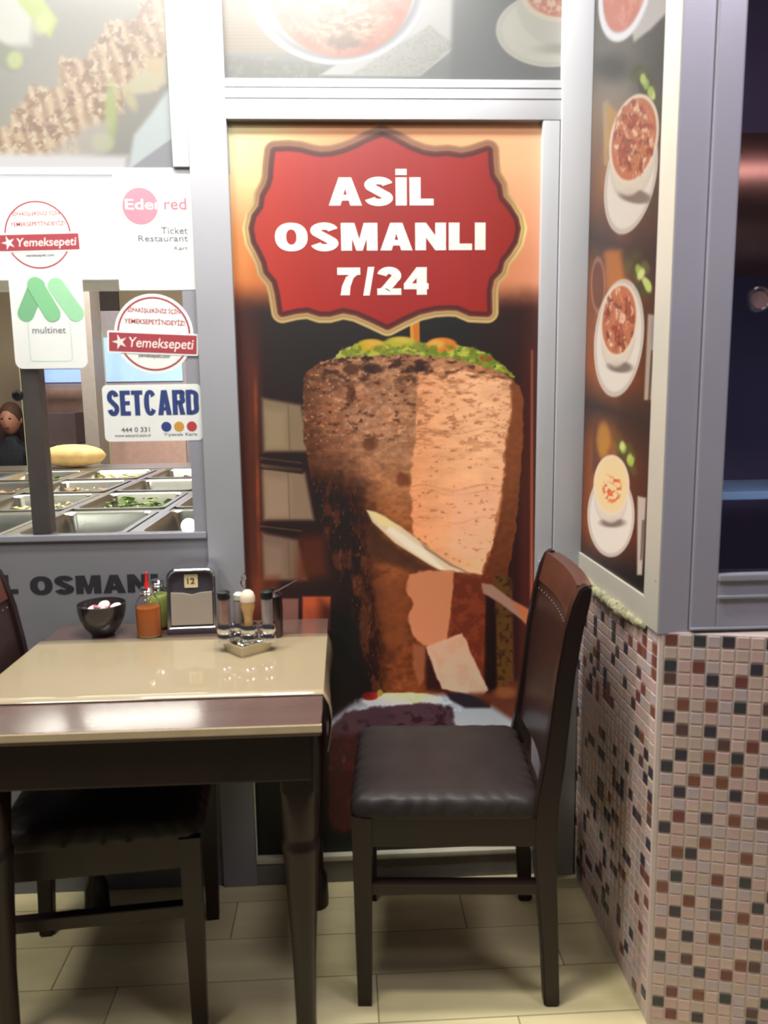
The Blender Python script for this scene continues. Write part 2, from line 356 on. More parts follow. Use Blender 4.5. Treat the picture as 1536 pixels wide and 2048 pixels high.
# right window (mauve aluminium)
w2 = struct('window_2', 'mauve-grey aluminium window to the right with dark glass')
YB = YF+.06
obj('frame_post', B(XS-.006, .656, YF, YB, .850, 2.75, .002), ALUW, w2)
obj('sash_stile', B(.6575, .708, YF-.006, YB, .858, 2.75, .003), ALUW, w2)
obj('frame_sill', B(.655, 1.6, YF, YB, .845, .858, .002), ALUW, w2)
obj('sash_rail', B(.708, 1.6, YF-.006, YB, .862, .955, .003), ALUW, w2)
obj('rail_lip', B(.708, 1.6, YF-.012, YF-.002, .921, .926, .001), ALU, w2)
obj('rail_lip', B(.657, 1.6, YF-.012, YF-.002, .860, .8635, .001), ALU, w2)
obj('glass_bead', B(.708, 1.6, YF-.012, YF+.01, .955, .968, .003), ALUW, w2)
obj('glass_pane', B(.708, 1.6, YF+.012, YF+.016, .967, 2.75), mat('tinted_glass', (120, 118, 140), .0, 0, 0, trans=1, ior=1.5), w2)
p = hit(1522, 598, 1, YF)
kb = obj('round_catch', lathe(bmesh.new(), [(0, .0), (.0225, .0), (.0235, .006), (.0215, .011), (.018, .011), (.0165, .007), (0, .006)], 0, 0, 32), [CHROME], w2, True, 'round chromed catch on the dark glass')
kb.matrix_local = Matrix.Translation((p[0], YF+.012, p[2])) @ Matrix.Rotation(PI/2, 4, 'X')
kf = obj('catch_face', lathe(bmesh.new(), [(0, 0), (.0165, 0), (.0165, .002), (0, .002)], 0, 0, 24), mat('mauve_cap', (150, 118, 118), .3, .4), kb)
kf.matrix_local = Matrix.Translation((0, 0, .0065))
# side panel frame above the tiles
ws = struct('wall_right', 'side wall: tiled below, aluminium framed poster above')
obj('side_bottom_rail', B(XS-.006, XS+.03, YF+.061, YW-.005, .848, .906, .002), mat('side_alu', (184, 180, 168), .4, .1, .03, 8), ws)
obj('side_post', B(XS-.006, XS+.03, YF+.061, 1.512, .906, 2.75, .002), MC['side_alu'], ws)
obj('side_cover', B(XS-.0075, XS-.0055, YF+.001, YF+.062, .852, 2.75), MC['side_alu'], ws)
obj('side_backing', B(XS+.004, XS+.03, 1.51, YW-.005, .906, 2.75), MC['backing'], ws)
obj('screw', lathe(bmesh.new(), [(0, 0), (.0025, 0), (.002, .0015), (0, .002)], 0, 0, 10), STEEL, ws).matrix_local = Matrix.Translation((XS-.006, 1.45, .952)) @ Matrix.Rotation(-PI/2, 4, 'Y')

# ---- mosaic tiles
ANG = math.radians(14.1); DR = Vector((math.cos(ANG), -math.sin(ANG), 0)); NR = Vector((-math.sin(ANG), -math.cos(ANG), 0))
TP = .0261; ZT0 = .8525; NROW = 33
LT = [mat('mosaic_%s' % n, c, .28, 0, .10, 20, spec=.6) for n, c in (('sand', (208, 182, 174)), ('pink', (202, 172, 168)), ('mauve', (192, 176, 178)), ('greige', (196, 176, 164)))]
DK = [mat('mosaic_charcoal', (66, 60, 72), .28, 0, .15, 20), mat('mosaic_slate', (62, 66, 70), .28, 0, .15, 20)]
BR = [mat('mosaic_brown', (130, 84, 70), .28, 0, .15, 20), mat('mosaic_maroon', (122, 72, 70), .28, 0, .15, 20), mat('mosaic_dark_brown', (98, 74, 72), .28, 0, .12, 20)]
GROUT = mat('pale_grout', (206, 190, 182), .7, 0, .06, 40)
PAT = {0: 'B.K.K..K.', 2: 'K.B...K.B', 3: 'B..K.B...', 5: '.B.B.K.B.', 6: 'K........', 7: '.B.K...K.', 8: '....B.B..', 9: '.K.B.K...', 10: 'K..K.B.K.', 11: '..B.B...B',
       12: '.K...K.B.', 14: '.B.K.B.B.', 15: 'K........', 16: '...B....K', 17: '.BK...B..', 19: '.K..B.K..', 20: 'B.......B', 21: '..B.K..K.', 22: '.K..K.B..',
       24: 'B.K.B..KB', 26: 'K.B...BB.', 27: '...K.B...', 29: '.B.B.K..K', 30: 'K......B.', 31: '.B.K...K.'}
def tmesh_m(m, tp):
    bm = bmesh.new(); h = tp/2-.0016; t = .0022
    a = [bm.verts.new((x*h, y*h, 0)) for x, y in ((-1, -1), (1, -1), (1, 1), (-1, 1))]
    b = [bm.verts.new((x*(h-.0012), y*(h-.0012), t)) for x, y in ((-1, -1), (1, -1), (1, 1), (-1, 1))]
    bm.faces.new(b)
    for i in range(4): bm.faces.new((a[i], a[(i+1) % 4], b[(i+1) % 4], b[i]))
    me = bpy.data.meshes.new('tile'); bm.to_mesh(me); bm.free(); me.materials.append(m); return me
TM = {m.name: tmesh_m(m, TP) for m in LT+DK+BR}
# the corner edge leans very slightly: bottom 8 mm further right
def lean(z): return .006*(1-z/.85)
wf = struct('wall_front', 'mosaic tiled wall below the right window')
def place(wall, org, U, N, c, r, m):
    z = ZT0-(r+.5)*TP+random.uniform(-.0003, .0003)
    p = Vector(org)+U*(.0078+(c+.5)*TP); p.z = z; p.x += lean(z)
    X = U; Zv = Vector((0, 0, 1)); n = N
    M3 = Matrix((X, X.cross(n)*-1 if X.cross(n).z < 0 else X.cross(n), n)).transposed()
    M3 = Matrix((X, Vector((0, 0, 1)), n)).transposed()
    M4 = M3.to_4x4() @ Matrix.Rotation(random.uniform(-.012, .012), 4, 'X') @ Matrix.Rotation(random.uniform(-.012, .012), 4, 'Y'); M4.translation = p
    o = bpy.data.objects.new('tile', TM[m.name]); o.matrix_world = M4; C.objects.link(o); o.parent = wall
def far_tiles(wall, org, U, N, cols, skip=None):
    bm = bmesh.new(); mats = LT+DK+BR
    for c in cols:
        for r in range(0, NROW-1):
            z = ZT0-(r+.5)*TP; p = Vector(org)+U*(.0078+(c+.5)*TP); p.z = z; p.x += lean(z)
            q = random.random(); k = random.randrange(4) if q < .8 else (4+random.randrange(2) if q < .9 else 6+random.randrange(3))
            h = TP/2-.0016; t = .0022; a = []; b = []
            for sx, sz in ((-1, -1), (1, -1), (1, 1), (-1, 1)):
                a.append(bm.verts.new(p+U*sx*h+Vector((0, 0, sz*h)))); b.append(bm.verts.new(p+U*sx*(h-.0012)+Vector((0, 0, sz*(h-.0012)))+N*t))
            fs = [bm.faces.new(b)]+[bm.faces.new((a[i], a[(i+1) % 4], b[(i+1) % 4], b[i])) for i in range(4)]
            for f_ in fs: f_.material_index = k
    o = obj('tile_field', bm, mats, wall); o['kind'] = 'stuff'; return o
CORN = (XS, YF+.004, 0)
random.seed(11)
for r in range(NROW-1):
    row = PAT.get(r, '.........')
    for c in range(9):
        k = row[c]; m = random.choice(LT) if k == '.' else (random.choice(DK) if k == 'K' else random.choice(BR))
        place(wf, CORN, DR, NR, c, r, m)
far_tiles(wf, CORN, DR, NR, range(9, 24))
US = Vector((0, 1, 0)); NS = Vector((-1, 0, 0))
for r in range(NROW-1):
    for c in range(9):
        q = random.random(); m = random.choice(LT) if q < .76 else (random.choice(DK) if q < .88 else random.choice(BR))
        place(ws, CORN, US, NS, c, r, m)
far_tiles(ws, CORN, US, NS, range(9, 20))
def slab(par, org, U, N, L, top):
    bm = bmesh.new(); rings = []
    for z in (0, top):
        o_ = Vector(org)+Vector((lean(z), 0, z)); rings.append([o_+N*.0004, o_+U*L+N*.0004, o_+U*L-N*.05, o_-N*.05])
    return obj('grout_bed', loft(bm, rings), GROUT, par)
slab(wf, CORN, DR, NR, .64, .853); slab(ws, CORN, US, NS, .53, .853)
obj('corner_bead', loft(bmesh.new(), [[Vector((XS+lean(z)+dx, YF+.004+dy, z)) for dx, dy in ((-.0012, .006), (-.0012, -.001), (.006, -.003), (.006, .006))] for z in (0, .853)]), GROUT, wf)
# foam bead under the side frame
bm = bmesh.new(); pts = []; rad = []
for i in range(110):
    t_ = i/109; pts.append((XS-.004-.003*math.sin(i*1.7)-.006*math.sin(t_*PI), 1.50+t_*.44, .848+random.uniform(-.004, .003)-.004*math.sin(t_*3+.4)))
    rad.append((.006+.005*math.sin(t_*PI)**.6)*random.uniform(.6, 1.35) if 0 < i < 109 else .003)
tag(obj('sealant_bead', tube(bm, pts, rad, 9), mat('hardened_foam', (150, 147, 118), .9, 0, .25, 60, .9, 120), None, True), 'lumpy pale foam bead along the top of the side wall tiles', 'sealant')

# ================================================================== LIGHT the inks are balanced for
def lfit(P, ax, k):          # smooth quadratic estimate of the light that falls on a sheet
    a, z = P[..., ax], P[..., 2]; return np.exp(k[0]+k[1]*a+k[2]*z+k[3]*a*a+k[4]*a*z+k[5]*z*z+k[6]*z*z*z)
KE = (-2.1671, 0.4118, 3.0685, -1.0204, -0.4551, -0.9477, 0.1038); KS = (-3.5213, 2.6844, 1.5067, -0.7172, -0.2964, 0.0769, 0); KT = (14.7149, 4.6774, -14.2661, -1.7617, -2.5887, 3.8988, 0); KK = (-2.6069, -3.3435, 1.1972, -1.9596, 0.8473, 0.3856, 0)
lightE = lambda P: lfit(P, 0, KE)
lightS = lambda P: lfit(P, 1, KS)
# ================================================================== BIG MEAT POSTER
PRM = print_mat('poster_film', .5, .08, .3)
BADGE = [(440+x/2.194, 220+y/2.194) for x, y in [(243, 184), (300, 181), (350, 186), (400, 200), (440, 207), (490, 204), (545, 190), (600, 168), (655, 140), (712, 118), (770, 142), (830, 175), (890, 198), (940, 206), (1000, 202), (1060, 212), (1110, 202), (1175, 180),
        (1178, 235), (1184, 290), (1214, 338), (1222, 390), (1258, 432), (1288, 480), (1297, 520), (1285, 575), (1258, 618), (1228, 655), (1216, 700), (1182, 735), (1170, 790), (1172, 885),
        (1100, 882), (1045, 858), (1000, 856), (940, 860), (870, 876), (800, 908), (735, 942), (672, 912), (600, 880), (540, 868), (480, 884), (440, 884), (385, 866), (330, 872), (275, 885),
        (262, 800), (248, 748), (212, 705), (203, 665), (182, 620), (158, 575), (148, 520), (160, 470), (190, 430), (197, 380), (222, 335), (232, 300), (236, 240)]]
def paint_meat(c):
    x, y = c.x, c.y
    # background: salmon glow on top, dark brown below
    top = c.grad([(455, (255, 226, 180)), (520, (255, 205, 150)), (700, (232, 160, 110)), (1000, (240, 176, 132)), (1085, (238, 182, 146))], x)
    mid = c.grad([(455, (224, 130, 66)), (560, (205, 120, 74)), (1000, (214, 140, 100)), (1085, (218, 152, 120))], x)
    dark = c.grad([(480, (84, 46, 38)), (540, (52, 34, 34)), (900, (38, 28, 30)), (1040, (62, 36, 36)), (1085, (92, 52, 48))], x)
    t1 = np.clip((y-330)/190, 0, 1)[..., None]; t2 = np.clip((y-(545+22*fbm(x, y, 60, 2)))/75, 0, 1)[..., None]; t2 = t2*t2*(3-2*t2)
    c.c = (top*(1-t1)+mid*t1)*(1-t2)+dark*t2
    n = fbm(x, y, 70, 9, 1, 1.4); c.put((255, 236, 170), sstep(np.hypot(x-520, (y-330)*.6)-40, 110)*.6)
    c.put((255, 190, 110), sstep(np.hypot(x-480, (y-520)*.7)-20, 100)*.5*(1-t2[..., 0]))
    # left copper column
    xl = 492+(y-640)*.022
    c.put((118, 62, 36), sstep(np.abs(x-xl-10)-14, 22)*np.clip((y-620)/120, 0, 1)*np.clip((1500-y)/300, 0, 1)*(.25+.5*fbm(x, y, 60, 21, .4, 2)))
    c.put((188, 96, 48), sstep(np.abs(x-xl-16)-3, 9)*np.clip((y-680)/100, 0, 1)*np.clip((1200-y)/200, 0, 1)*np.clip(fbm(x, y, 50, 23, 1, 2)*1.6-.45, 0, 1))
    # burner panels
    for (y0, y1, xr, col) in ((796, 903, 602, (150, 132, 104)), (932, 1040, 610, (148, 126, 104)), (1066, 1160, 596, (128, 106, 90))):
        c.poly([(524, y0), (xr, y0+14), (xr+18, y1), (528, y1)], col, 12, .9); c.poly([(528, y0+22), (xr-30, y0+28), (xr-30, y1-8), (532, y1-6)], tuple(v+14 for v in col), 22, .5)
        c.poly([(575, y0+8), (577, y0+8), (581, y1), (578, y1)], (90, 78, 64), 4, .5)
    for yy in (908, 922, 934, 1046, 1056): c.poly([(520, yy), (606, yy+10), (606, yy+14), (520, yy+4)], (44, 30, 28), 4, .85)
    for yy in (915, 928, 1051): c.poly([(522, yy), (604, yy+10), (604, yy+12), (522, yy+2)], (150, 118, 88), 3, .5)
    c.poly([(600, 1075), (650, 1070), (655, 1150), (590, 1165)], (96, 50, 32), 34, .8)
    c.poly([(505, 1155), (560, 1150), (556, 1200), (510, 1210)], (120, 64, 40), 18, .5)
    c.poly([(560, 1197), (597, 1197), (597, 1262), (560, 1262)], (122, 86, 78), 6)
    c.poly([(605, 1193), (661, 1193), (661, 1262), (605, 1262)], (170, 84, 52), 6); c.poly([(610, 1215), (655, 1215), (655, 1262), (610, 1262)], (140, 74, 56), 20, .7)
    c.put((30, 24, 30), sstep(np.hypot((x-690)*1.6, (y-1290)*.5)-40, 60)*.8)
    # ---- meat block
    meat = [(607, 748), (640, 724), (690, 713), (760, 706), (830, 706), (900, 713), (960, 728), (1008, 745), (1038, 772), (1047, 800), (1046, 880), (1038, 980), (1028, 1080), (1012, 1160), (990, 1220), (975, 1300), (965, 1380), (870, 1396), (800, 1398), (750, 1394),
            (735, 1340), (716, 1270), (690, 1190), (655, 1090), (632, 1010), (618, 940), (608, 880), (606, 810)]
    dm = c.sdf(meat)+(fbm(x, y, 8, 31)-.5)*7; mk = sstep(dm, 4)
    # colour zones (soft columns of light across the block)
    cx = (x-606-(y-748)*.12)
    base = c.grad([(0, (112, 72, 50)), (40, (150, 102, 74)), (110, (186, 136, 104)), (200, (184, 134, 100)), (330, (196, 140, 104)), (440, (160, 96, 64))], cx)
    low = c.grad([(560, (34, 22, 22)), (690, (48, 27, 23)), (742, (74, 42, 28)), (775, (128, 74, 44)), (850, (120, 68, 42)), (900, (100, 50, 34)), (1000, (88, 44, 32))], x)
    ty = np.clip((y-(860+(x-640)*.25))/170, 0, 1)[..., None]
    ty2 = np.clip((y-1120)/60, 0, 1)[..., None]
    orange = c.grad([(606, (84, 48, 34)), (655, (98, 58, 40)), (715, (86, 50, 34)), (738, (158, 94, 54)), (800, (166, 100, 58)), (830, (150, 86, 52)), (1000, (170, 104, 66)), (1047, (150, 86, 54))], x+(fbm(x, y, 25, 77)-.5)*30)
    body = base*(1-ty)+orange*ty; body = body*(1-ty2)+low*ty2
    n1 = fbm(x, y, 9, 41, 1.2, .8); n2 = fbm(x, y, 30, 43, 1.3, .7); n3 = fbm(x, y, 5, 47, .5, 1.8)
    body = body*(.59+.38*n1+.32*n2)[..., None]
    c.c = c.c*(1-mk[..., None])+np.clip(body, 0, 1)*mk[..., None]
    # dark lower left flank
    fl_ = c.sdf([(560, 930), (640, 960), (722, 975), (728, 1010), (740, 1040), (752, 1120), (742, 1160), (765, 1260), (770, 1400), (700, 1400), (640, 1200), (600, 1060)])+(fbm(x, y, 22, 51)-.5)*44
    c.put((40, 25, 23), sstep(fl_, 80)*mk*.9)
    c.spots((108, 66, 44), mk*sstep(fl_, 30), 7, .66, 61, .8, .6, 1.3)
    c.spots((214, 176, 140), mk*sstep(fl_, 40), 6, .80, 63, .6, .6, 1.5)
    c.spots((120, 74, 52), mk*sstep(fl_, 50), 26, .56, 65, .5, .7, 1.6)
    # bright cut face
    cut = [(838, 742), (870, 738), (935, 742), (1018, 752), (1026, 800), (1018, 850), (1008, 900), (1006, 960), (992, 1030), (985, 1085), (972, 1120), (962, 1156), (905, 1142), (862, 1100), (824, 1068), (820, 980), (826, 900), (832, 860)]
    dc = c.sdf(cut)+(fbm(x, y, 14, 71, 1, .8)-.5)*14; mc = sstep(dc, 6)*mk
    colc = c.grad([(820, (214, 150, 106)), (900, (222, 166, 124)), (960, (228, 176, 136)), (1030, (214, 164, 128))], x)*(.90+.16*fbm(x, y, 18, 73, 2, .6)+.02*n3)[..., None]
    ylow = np.clip((y-860)/260, 0, 1)[..., None]; colc = colc*(1-ylow*np.array([.03, .08, .09]))*1.07
    c.c = c.c*(1-mc[..., None])+np.clip(colc, 0, 1)*mc[..., None]
    stripe = sstep(c.sdf([(905, 980), (1002, 960), (985, 1085), (970, 1120), (900, 1110)])+(fbm(x, y, 14, 74)-.5)*8, 4); c.put((228, 170, 140), stripe*mc*.55)
    for yy, a in ((842, .3), (862, .5), (975, .55), (985, .4), (1040, .3)):
        lx = np.abs(y-yy-6*np.sin(x*.05)-8*fbm(x, y, 40, int(yy))+4); c.put((168, 104, 68), sstep(lx-1.2, 4)*mc*a*np.clip(fbm(x, y, 40, 79)*2.2-.6, 0, 1))
    c.spots((150, 96, 66), mc, 8, .70, 81, .7, 1.4, .7); c.spots((150, 96, 66), mk*sstep(y-900, 100), 11, .56, 83, .55, 1.5, .7)
    # charred upper crust
    upm = mk*np.clip((790-y)/70, 0, 1)
    c.spots((58, 34, 26), upm, 14, .56, 91, .95, 1.5, .7); c.spots((84, 52, 38), mk*sstep(y-880, 60)*sstep(x-840, 60), 10, .62, 93, .85, 1.2, .8)
    c.spots((232, 184, 150), mk*sstep(y-900, 120)*sstep(x-830, 40), 6, .66, 95, .6)
    c.ell(745, 738, 26, 8, (62, 40, 30), 8, .8, .1, 5, 6); c.ell(838, 738, 30, 8, (60, 38, 28), 8, .8, 0, 5, 6, 8); c.ell(702, 738, 16, 12, (82, 52, 34), 8, .8, 0, 5, 6, 9)
    c.ell(700, 790, 10, 20, (90, 52, 36), 8, .7, .2, 5); c.ell(740, 890, 14, 18, (96, 56, 38), 12, .7, .3, 6); c.ell(806, 960, 14, 14, (112, 60, 38), 12, .7, 0, 5)
    # right strip of crust
    rs = c.sdf([(1024, 752), (1050, 760), (1050, 900), (1040, 1000), (1028, 1090), (1010, 1180), (985, 1230), (966, 1160), (985, 1090), (1000, 1030), (1010, 950), (1012, 890), (1024, 830)])+(fbm(x, y, 10, 97)-.5)*8
    rm = sstep(rs, 6)*mk; c.put((158, 96, 62), rm*.9); c.mul(1-rm*(.1+.35*fbm(x, y, 8, 99)*np.clip((y-800)/300, .3, 1))); c.put((104, 58, 40), rm*np.clip((y-960)/180, 0, 1)*.7)
    # shadow under the knife, knife blade
    c.poly([(742, 1050), (800, 1095), (880, 1146), (905, 1142), (818, 1142), (770, 1128), (735, 1105)], (70, 48, 38), 22, .8)
    c.poly([(733, 1020), (752, 1024), (800, 1052), (850, 1090), (905, 1128), (962, 1158), (905, 1142), (896, 1148), (860, 1130), (790, 1086), (745, 1044)], (206, 186, 156), 4)
    c.poly([(780, 1050), (850, 1100), (893, 1142), (878, 1138), (820, 1100), (772, 1062)], (226, 212, 190), 8, .8)
    c.poly([(735, 1022), (770, 1032), (800, 1058), (760, 1050)], (222, 202, 140), 8, .8)
    c.poly([(840, 1085), (905, 1128), (962, 1157), (900, 1132), (850, 1098)], (150, 112, 88), 3, .8)
    # lower pieces
    c.poly([(905, 1144), (985, 1150), (980, 1230), (975, 1300), (978, 1380), (950, 1340), (930, 1290), (890, 1300), (895, 1240), (905, 1190)], (108, 54, 38), 6, .9, 3)
    c.spots((136, 70, 46), sstep(c.sdf([(905, 1144), (985, 1150), (980, 1330), (890, 1300)]), 10), 14, .5, 103, .6)
    c.poly([(818, 1148), (860, 1140), (908, 1142), (905, 1180), (900, 1240), (892, 1288), (862, 1296), (850, 1292), (826, 1272), (816, 1236), (826, 1205), (812, 1180)], (190, 126, 92), 5, .95, 4, 14)
    c.poly([(826, 1290), (852, 1294), (848, 1360), (838, 1372), (826, 1330)], (142, 88, 64), 8, .9, 3)
    c.poly([(742, 1160), (812, 1150), (816, 1290), (770, 1290)], (126, 74, 46), 16, .6, 6)
    c.poly([(852, 1296), (852, 1380), (980, 1386), (900, 1340)], (52, 32, 34), 12, .85)
    # strap of pale mesh and dark gap on the right
    c.poly([(985, 1150), (1012, 1150), (1024, 1160), (1028, 1390), (994, 1390), (992, 1240)], (98, 70, 40), 8, .95); c.spots((64, 44, 30), sstep(c.sdf([(987, 1150), (1024, 1160), (1026, 1390), (994, 1390)]), 6), 7, .55, 111, .8)
    c.poly([(972, 1180), (990, 1200), (992, 1380), (968, 1380)], (40, 27, 28), 8, .9)
    c.put((84, 40, 34), sstep(np.abs(x-1050+(y-800)*.004)-9, 14)*(1-mk)*np.clip((y-640)/200, 0, 1)*.75); c.poly([(1062, 700), (1066, 700), (1066, 1200), (1060, 1200)], (176, 96, 66), 5, .8)
    # knife steel and thumb going right
    c.poly([(963, 1166), (985, 1170), (1024, 1200), (1066, 1224), (1066, 1262), (1044, 1240), (1000, 1206), (966, 1186)], (152, 118, 104), 5)
    c.poly([(1024, 1202), (1066, 1224), (1066, 1262), (1046, 1240)], (176, 102, 64), 12, .9)
    # slice on the spatula
    c.poly([(852, 1294), (924, 1266), (934, 1284), (940, 1304), (958, 1340), (976, 1380), (962, 1394), (884, 1378), (866, 1334)], (204, 150, 126), 5, 1, 2)
    c.spots((184, 128, 102), sstep(c.sdf([(860, 1296), (924, 1272), (970, 1380), (886, 1374)]), 8), 22, .55, 121, .35)
    # board with cloth, plate, trimmings
    c.poly([(655, 1445), (700, 1408), (745, 1392), (960, 1388), (1068, 1420), (1068, 1500), (655, 1500)], (142, 146, 152), 14)
    c.spots((172, 184, 206), sstep(c.sdf([(700, 1395), (960, 1390), (940, 1425), (700, 1420)]), 14), 20, .5, 131, .7)
    c.ell(800, 1400, 80, 13, (206, 208, 200), 4, .9); c.ell(806, 1396, 64, 10, (200, 208, 150), 6, .95, 0, 3); c.spots((170, 190, 110), sstep(np.hypot((x-806)/64, (y-1396)/10)-1, .2), 8, .5, 133, .8)
    c.ell(740, 1392, 17, 9, (150, 48, 46), 4); c.ell(760, 1386, 6, 7, (150, 120, 60), 4)
    c.poly([(890, 1384), (940, 1388), (985, 1400), (980, 1416), (930, 1416), (900, 1400)], (46, 38, 44), 8, .95)
    c.poly([(940, 1386), (990, 1384), (1020, 1366), (1068, 1350), (1068, 1470), (1040, 1450), (1000, 1424), (962, 1400)], (92, 54, 40), 16, .95); c.ell(1046, 1412, 14, 14, (178, 92, 62), 8); c.ell(1010, 1385, 22, 12, (132, 86, 58), 14, .8)
    c.put((44, 26, 28), sstep(np.hypot(x-1055, (y-1455)*.7)-14, 40)*.8)
    c.poly([(662, 1460), (690, 1425), (760, 1412), (860, 1404), (905, 1416), (910, 1450), (900, 1500), (662, 1500)], (78, 58, 64), 8, 1, 5)
    c.spots((52, 34, 42), sstep(c.sdf([(662, 1450), (900, 1410), (908, 1480), (662, 1500)]), 10), 16, .5, 141, .8)
    lowm = sstep(1470-y, 20); c.put((60, 34, 36), lowm)
    c.spots((84, 34, 38), lowm, 26, .55, 143, .7); c.spots((96, 80, 80), lowm*sstep(y-1640, 40), 16, .66, 145, .4); c.put((14, 12, 18), sstep(1640-y+fbm(x, y, 60, 5)*50, 40)); c.put((14, 12, 18), sstep(x-655, 14)*lowm)
    c.put((30, 22, 26), sstep(c.sdf([(640, 1200), (700, 1230), (745, 1380), (740, 1392), (665, 1430), (640, 1430)]), 30)*.6)
    # salad on top with skewer
    c.poly([(818, 600), (838, 600), (840, 700), (822, 700)], (202, 124, 44), 3); c.poly([(818, 600), (824, 600), (828, 700), (822, 700)], (230, 160, 70), 3, .7)
    gr = sstep(c.sdf([(668, 716), (684, 698), (720, 686), (800, 682), (880, 688), (950, 696), (985, 714), (1020, 744), (1028, 754), (980, 736), (900, 716), (800, 708), (700, 714)])+(fbm(x, y, 10, 151)-.5)*9, 5)
    c.put((140, 146, 58), gr); c.spots((196, 202, 92), gr, 11, .48, 153, .8, 2, .7); c.spots((88, 100, 44), gr, 9, .62, 155, .9); c.spots((206, 200, 120), gr*sstep(x-720, 60), 8, .5, 157, .7)
    c.ell(742, 692, 30, 14, (190, 170, 46), 5); c.ell(746, 688, 18, 8, (226, 170, 80), 8, .8); c.ell(800, 684, 30, 11, (180, 176, 60), 6); c.ell(805, 680, 18, 6, (214, 182, 90), 7, .7)
    c.ell(884, 690, 30, 15, (214, 132, 50), 5); c.ell(872, 688, 16, 9, (222, 180, 84), 8, .8); c.ell(972, 716, 12, 7, (176, 70, 50), 4)
    c.spots((110, 134, 44), gr*sstep(690-y, 8), 8, .5, 159, .8)
    # badge: shadowed gold border and red field
    d = c.sdf(BADGE); ang = np.clip((y-260)/400, 0, 1)[..., None]
    gold = np.array([160, 118, 92])/255*(1-ang)+np.array([206, 180, 122])/255*ang
    side = np.clip(1-np.abs(y-460)/110, 0, 1)*np.clip((np.abs(x-766)-225)/40, 0, 1); gold = gold*(1-side[..., None])+np.array([232, 210, 140])/255*side[..., None]
    m = sstep(d-23, 4)[..., None]; c.c = c.c*(1-m)+gold*m
    c.put((112, 82, 62), sstep(np.abs(d-16)-1.5, 5)*.5); m2 = sstep(d-11, 6); c.put((112, 52, 46), m2); c.put((88, 30, 32), sstep(np.abs(d-3)-3, 6)*.7)
    red = c.grad([(540, (196, 60, 44)), (620, (184, 50, 40)), (766, (168, 46, 42)), (900, (168, 45, 40)), (1020, (158, 46, 40))], x); m3 = sstep(d, 5)[..., None]; c.c = c.c*(1-m3)+red*m3
_pm = paint_meat
def paint_meat(c):
    _pm(c); g = c.c.mean(-1, keepdims=True); c.c = c.c*.94+g*.06; c.c = np.clip(c.c*1.06-.11*(1-c.c), 0, 1)
po = thing('meat_poster', 'tall shop poster of a stacked meat spit under a red badge lettered in white', 'poster', (0, YW+.014, 0))
pm = print_grid('printed_sheet', (-.262, 0, .079), (.750, 0, 0), (0, 0, 1.879), 390, 960, paint_meat, PRM, po, lightE)
obj('poster_board', B(-.2625, .4885, .0015, .012, .078, 1.9585), MC['backing'], po)
YP = YW+.014
for s_, bx in (('ASİL', (657, 355, 867, 411)), ('OSMANLI', (550, 446, 971, 501)), ('7/24', (675, 535, 857, 590))):
    x0, x1, z0, z1 = pxbox(*bx, YP)
    o = block_text('lettering', s_, x0, x1, z0, z1, 0, WHITEINK, po)
    o['label'] = 'heavy white letters %s' % s_

# ================================================================== UPPER SOUP POSTER (above the rail)
def paint_soup(c):
    x, y = c.x, c.y
    c.c[:] = np.array([152, 158, 156])/255.
    c.poly([(400, -300), (620, -300), (620, 105), (400, 105)], (196, 176, 146), 16); c.mul(1-.10*(np.sin(y*.9+2*fbm(x, y, 40, 1))*.5+.5)*(x < 600)*(y < 105))
    c.put((208, 210, 204), sstep(np.abs(y-100)-20, 20)*.15)
    c.poly([(455, 112), (620, 130), (700, 158), (455, 158)], (140, 142, 134), 10, .8); c.spots((186, 190, 176), (y > 110)*1.*(x < 640), 9, .6, 3, .5)
    c.poly([(640, 150), (720, 100), (830, 30), (840, -80), (915, -80), (912, 60), (905, 100), (840, 152)], (232, 234, 232), 6); c.poly([(700, 150), (860, 50), (908, 90), (838, 152)], (206, 206, 200), 8, .8)
    c.spots((188, 188, 182), sstep(c.sdf([(700, 150), (860, 50), (908, 90), (838, 152)]), 5), 4, .52, 8, .6)
    c.poly([(912, -200), (1130, -200), (1130, 160), (900, 160)], (138, 142, 144), 16)
    c.ell(675, -40, 185, 170, (206, 210, 220), 5); c.ring(675, -40, 180, 165, 4, (246, 248, 252), 4); c.ring(675, -38, 164, 152, 4, (150, 150, 160), 8, .6); c.ell(678, -35, 152, 145, (224, 214, 200), 5)
    c.ell(682, -30, 145, 145, (220, 140, 116), 7); c.spots((240, 190, 160), sstep(np.hypot((x-682)/145, (y+30)/145)-.95, .15), 12, .56, 13, .8); c.spots((200, 104, 84), sstep(np.hypot((x-682)/145, (y+30)/145)-.95, .15), 26, .55, 15, .6)
    mm = sstep(np.hypot((x-690)/80, (y-35)/58)-.9, .5); c.spots((232, 208, 170), mm, 9, .44, 17, .9, 1.6, .6); c.spots((146, 108, 84), mm, 13, .58, 19, .9); c.ell(690, 84, 34, 14, (124, 92, 78), 10, .8, 0, 5)
    c.ell(1100, 60, 108, 74, (226, 226, 214), 4); c.ring(1100, 60, 100, 68, 2, (196, 196, 186), 6, .5); c.ell(1120, 10, 86, 84, (214, 214, 204), 4); c.ell(1122, -8, 80, 52, (236, 226, 204), 4); c.ell(1124, -10, 70, 44, (220, 150, 134), 6); c.spots((244, 226, 206), sstep(np.hypot((x-1124)/70, (y+10)/44)-.9, .2), 9, .5, 27, .8)
    c.ell(1130, 98, 50, 10, (150, 150, 146), 14, .5); c.mul(.92)
lightT = lambda P: lfit(P, 0, KT)
lightK = lambda P: lfit(P, 0, KK)
PRG = print_mat('gloss_film', .45, .35, .4)
p2 = thing('soup_poster', 'wide poster of a red soup bowl and a white cup above the rail', 'poster', (0, YW+.008, 0))
